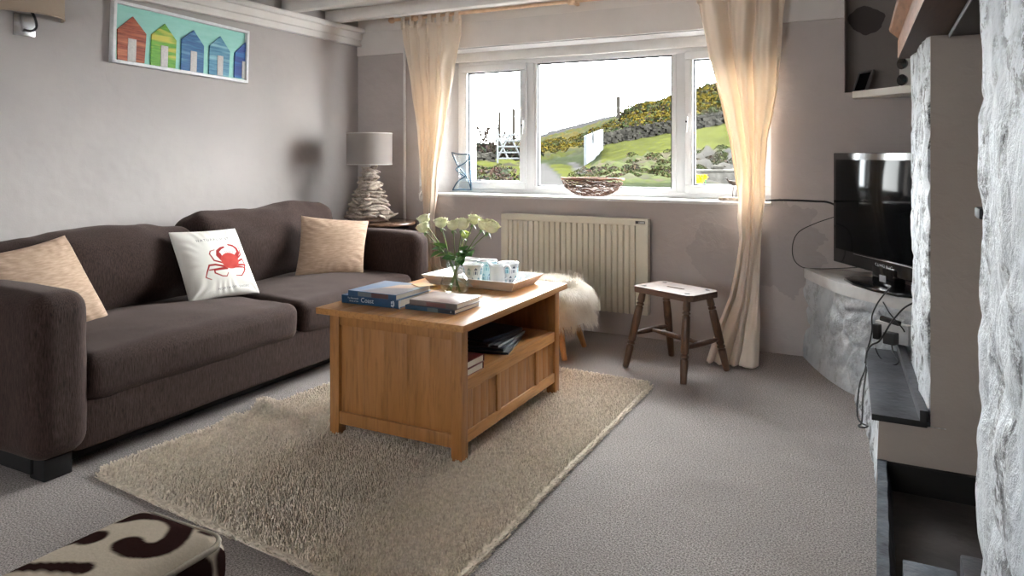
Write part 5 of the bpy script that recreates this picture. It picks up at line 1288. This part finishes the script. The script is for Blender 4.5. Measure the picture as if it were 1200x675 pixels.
def gp_col(r, p, z):
    k = noise.noise(p*.33)+.25*r.gauss(0, 1)
    return [.40, .30, .04] if k > .14 and z > .25 else [.17*r.uniform(.65, 1.35), .18*r.uniform(.65, 1.35), .085]
rg_ = random.Random(11); sp_ = []
for k in range(620):
    d = math.exp(rg_.uniform(math.log(44), math.log(150))); u = rg_.uniform(628, 960); 
    if u < 738: d = math.exp(rg_.uniform(math.log(42), math.log(78)))
    kk = .6 if u < 738 else 1; sp_.append((u, d, .017*d*kk*rg_.uniform(.6, 1.3), .013*d*kk*rg_.uniform(.6, 1.2)))
clumps('gorse_scrub', sp_, 'dark green and yellow flowering gorse covering the hillside above the wall', 4, gp_col, 110)
sp_ = [(rg_.uniform(670, 870), rg_.uniform(16, 26), rg_.uniform(.10, .3), rg_.uniform(.06, .2)) for k in range(120)]+[(rg_.uniform(535, 598), rg_.uniform(13, 22), rg_.uniform(.12, .4), rg_.uniform(.12, .35)) for k in range(60)]
clumps('bracken', sp_, 'low green and brown bracken and tussocks on the bank beside the track', 5, lambda r, p, z: [.19*r.uniform(.7, 1.4), .21*r.uniform(.7, 1.4), .085] if noise.noise(p*.9) > -.12 else [.27*r.uniform(.6, 1.3), .225*r.uniform(.6, 1.3), .15], 120)
# dry stone wall on the slope
m_stone = simple('lichened_stone', (58, 56, 52), .95, c2=(30, 29, 27), ns=3.0, bs=8, bd=.05, spec=0)
def stonewall(name, pts, hgt, label, seed, rs=.22):
    r = random.Random(seed); md = MD(); Cv = Vector((sum(p[0] for p in pts)/len(pts),)*1+(0, 0)) if False else None
    path = [gp(u, d) for u, d in pts]
    for a, b_ in zip(path[:-1], path[1:]):
        L = (b_-a).length; n = int(L/(rs*1.0)); dirn = (b_-a).normalized(); nr_ = Vector((-dirn.y, dirn.x, 0)).normalized()
        for i in range(n):
            for j in range(int(hgt/(rs*.52))):
                for sd2 in (0, 1):
                    c = a.lerp(b_, (i+r.uniform(-.3, .3)+.5*(j % 2))/n)+Vector((0, 0, rs*.52*(j+.3)+r.uniform(-.03, .03)))+nr_*(sd2-.5)*rs*.9
                    bm = B(); bmesh.ops.create_cube(bm, size=1); V = [v_.co.copy() for v_ in bm.verts]; F2 = [tuple(v_.index for v_ in f.verts) for f in bm.faces]; bm.free()
                    sx, sy, sz = rs*r.uniform(.7, 1.35), rs*r.uniform(.7, 1.), rs*r.uniform(.42, .72); R = Matrix.Rotation(math.atan2(dirn.y, dirn.x)+r.uniform(-.3, .3), 3, 'Z') @ Matrix.Rotation(r.uniform(-.25, .25), 3, 'Y')
                    V = [c+R @ Vector((q.x*sx*r.uniform(.75, 1.1), q.y*sy*r.uniform(.75, 1.1), q.z*sz*r.uniform(.75, 1.1))) for q in V]; md.add((V, F2))
    o = mp(name, md.V, md.F, m_stone, None, smooth=False); loco(o); return tag(o, label, 'stone wall')
stonewall('dry_stone_wall', [(702, 36), (740, 36.5), (790, 36.5), (850, 37), (940, 38)], .72, 'grey dry stone wall climbing the slope right of the white gatepost', 2, .26)
stonewall('dry_stone_wall', [(520, 30), (550, 30.5), (582, 31)], .45, 'grey dry stone wall in front of the bare bushes seen through the left window', 3, .24)
m_wgate = simple('white_painted_metal', (104, 106, 108), .5, spec=0); m_wwall = simple('whitewashed_wall', (104, 107, 111), .7, spec=0, c2=(92, 95, 99), ns=3, bs=8, bd=.03)
# white gatepost wall
g0 = gp(686, 28); g1 = gp(705.5, 34)
gw = thing('white_gate_wall', 'tall white boarded gate standing open beside the track', 'gate', g0-Vector((0, 0, .1)), math.atan2(g1.y-g0.y, g1.x-g0.x)); L = (g1-g0).xy.length; ztop0 = at(685.5, 159.5, d=28).z-g0.z+.1; ztop1 = at(705, 151.5, d=34).z-g0.z+.1
n = 7
for k in range(n):
    x0, x1 = L*k/n, L*(k+1)/n; t0 = ztop0+(ztop1-ztop0)*k/n; t1 = ztop0+(ztop1-ztop0)*(k+1)/n; zb0 = (g1.z-g0.z)*k/n*1.0
    bm = B(); a = [(x0+.01, zb0), (x1-.01, zb0), (x1-.01, t1), (x0+.01, t0)]; f0 = [bm.verts.new((x, -.06, z)) for x, z in a]; f1 = [bm.verts.new((x, .06, z)) for x, z in a]; bm.faces.new(f0); bm.faces.new(f1[::-1])
    for i in range(4): bm.faces.new((f0[i], f1[i], f1[(i+1) % 4], f0[(i+1) % 4]))
    mo('board', bm, m_wwall, gw, smooth=False)
bm = B(); box(bm, L*.3, -.085, 1.0, L*.34, -.055, 1.5, .005); mo('latch', bm, m_stone, gw)
# five-bar gate
ga, gb = gp(582, 27), gp(612, 27); L = (gb-ga).xy.length; fg = thing('five_bar_gate', 'white five bar field gate seen through the left window', 'gate', ga, math.atan2(gb.y-ga.y, gb.x-ga.x)); hh = 1.02; zo = (at(590, 188, d=27).z-ga.z)
for k in range(5): z = zo+.05+k*hh/4.6; boxo('gate_bar', 0, -.02, z, L, .02, z+.055, m_wgate, fg, .005)
for x in (0, L-.07): boxo('gate_upright', x, -.03, zo-.1, x+.07, .03, zo+hh+.12, m_wgate, fg, .005)
for a, b_ in (((.02, .05), (L*.5, .95)), ((L*.5, .95), (L-.02, .05)), ((.02, .95), (L*.45, .05))):
    V, Fc = tube_data([(a[0], .03, zo+a[1]*hh), (b_[0], .03, zo+b_[1]*hh)], .03, 6); mp('gate_brace', V, Fc, m_wgate, fg, smooth=False)
def pole(name, u, d, vtop, r, m, label):
    p = gp(u, d, -.3); zt = at(u, vtop, d=d).z; V, Fc = tube_data([(0, 0, 0), (0, 0, zt-p.z)], r, 8); o = mp(name, V, Fc, m, None, p, angle=50); tag(o, label, 'post'); return o
m_post = simple('grey_weathered_post', (52, 49, 46), .9, spec=0)
pole('telegraph_pole', 602, 55, 127, .12, m_post, 'tall grey pole right of the bare bushes, seen through the left window')
pole('telegraph_pole', 585.5, 60, 131, .12, m_post, 'grey pole among the bare bushes, left of the taller one')
pole('telegraph_pole', 724.5, 95, 113, .26, m_post, 'distant telegraph pole on the hillside skyline in the middle window')
boxo('gate_post', -.08, -.08, 0, .08, .08, 1.55, m_wgate, None, .01, loc=gp(612.5, 26.8, .0)).update_tag(); tag(bpy.data.objects['gate_post'], 'white post at the right end of the five bar gate', 'post')
# bare bushes behind the left wall
def bare_bush(u, d, hgt, seed, label):
    r = random.Random(seed); md = MD()
    def br(p, dr, L, w_, dep):
        q = p+dr*L; md.add(tube_data([p, p.lerp(q, .5)+Vector((r.uniform(-.1, .1), 0, 0))*L*.3, q], [w_, w_*.9, w_*.8], 5, False))
        if dep:
            for k in range(r.choice((2, 3))): br(p.lerp(q, r.uniform(.6, 1)), (dr+Vector((r.uniform(-.5, .5), r.uniform(-.5, .5), r.uniform(.0, .5)))).normalized(), L*.72, w_*.76, dep-1)
    for k in range(5): br(Vector((r.uniform(-.5, .5), r.uniform(-.3, .3), 0)), Vector((r.uniform(-.6, .6), r.uniform(-.4, .4), 1)).normalized(), hgt*.40, .034, 3)
    o = mp('bare_bush', md.V, md.F, simple('bare_twigs', (40, 35, 32), .9, spec=0), None, gp(u, d)); tag(o, label, 'bush', 'bare bushes beyond the left stone wall')
for k, (u, d, h_) in enumerate(((546, 36, 2.0), (558, 38, 1.75), (569, 36, 2.1), (579, 39, 1.8), (592, 40, 1.5))):
    bare_bush(u, d, h_, 30+k, ['leafless bush at the far left behind the stone wall', 'leafless bush second from the left behind the stone wall', 'tallest leafless bush in the middle behind the stone wall', 'leafless bush just left of the short grey pole', 'small leafless bush behind the five bar gate'][k])
sp_ = [(rg_.uniform(535, 628), rg_.uniform(34, 50), rg_.uniform(.3, .7), rg_.uniform(.3, .7)) for k in range(70)]
clumps('hedge', sp_, 'low brown and green hedge under the bare bushes beyond the left window', 8, lambda r, p, z: [.11*r.uniform(.5, 1.4), .10*r.uniform(.5, 1.3), .07], 120)
# stone trough with daffodils in the right window
q = gp(842, 15); zt = at(842, 198.5, d=15).z; zb = at(842, 216, d=15).z
tg = thing('stone_trough', 'grey stone trough outside the right window', 'trough', (q.x, q.y, zb), TH)
V = []; bm = B(); box(bm, -.42, -.2, 0, .42, .2, zt-zb-.04, .015); m_tr = simple('pale_trough_stone', (92, 90, 86), .95, c2=(70, 68, 65), ns=6, bs=14, bd=.02, spec=0); mo('trough_body', bm, m_tr, tg); bm = B(); box(bm, -.45, -.23, zt-zb-.045, .45, .23, zt-zb, .012); mo('trough_rim', bm, m_tr, tg)
bm = softbox(.24, .2, .09, .03, 12, (0, 0, .02), .01, 6, 2, (-.02, 0, zt-zb+.03)); mo('stone_on_top', bm, m_stone, tg)
m_daf = simple('daffodil_yellow', (250, 205, 20), .6, c2=(240, 180, 10), spec=.2)
dr_ = random.Random(9)
for k in range(16):
    u, v = 812+dr_.random()*16, 207+dr_.random()*6; p = at(u, v, d=12.5+dr_.random()*.6); g = p.z-.28
    r = thing('daffodil', 'yellow daffodil in the clump outside beside the stone trough', 'daffodil', (p.x, p.y, g), dr_.random()*.6, 'daffodils outside the right window')
    tubeo('stem', [(0, 0, 0), (.01, 0, .15), (0, 0, .28)], .006, m_leaf, r, 6, 2)
    md = MD()
    for j in range(6):
        V, Fc = leafmesh(.06, .022, .1); md.add(([Matrix.Rotation(1.1, 4, 'X') @ Matrix.Rotation(j*1.047, 4, 'Z') @ Vector(q2)+Vector((0, 0, .28)) for q2 in V], Fc))
    md.add(([Matrix.Rotation(1.1, 4, 'X') @ Vector(q2)+Vector((0, 0, .28)) for q2 in lathe_data([(.016, 0), (.018, .02), (.026, .035)], 10, False)[0]], lathe_data([(.016, 0), (.018, .02), (.026, .035)], 10, False)[1]))
    mp('flower', md.V, md.F, m_daf, r)
# ================================================================ output
sc.view_settings.view_transform = 'Standard'; sc.view_settings.look = 'None'; sc.view_settings.gamma = 1; sc.view_settings.use_curve_mapping = False
sc.view_settings.exposure = 1.42
cy = sc.cycles
cy.max_bounces = 12; cy.diffuse_bounces = 7; cy.glossy_bounces = 4; cy.transmission_bounces = 8; cy.transparent_max_bounces = 16; cy.use_denoising = True
cy.sample_clamp_indirect = 10; cy.caustics_reflective = False; cy.caustics_refractive = False
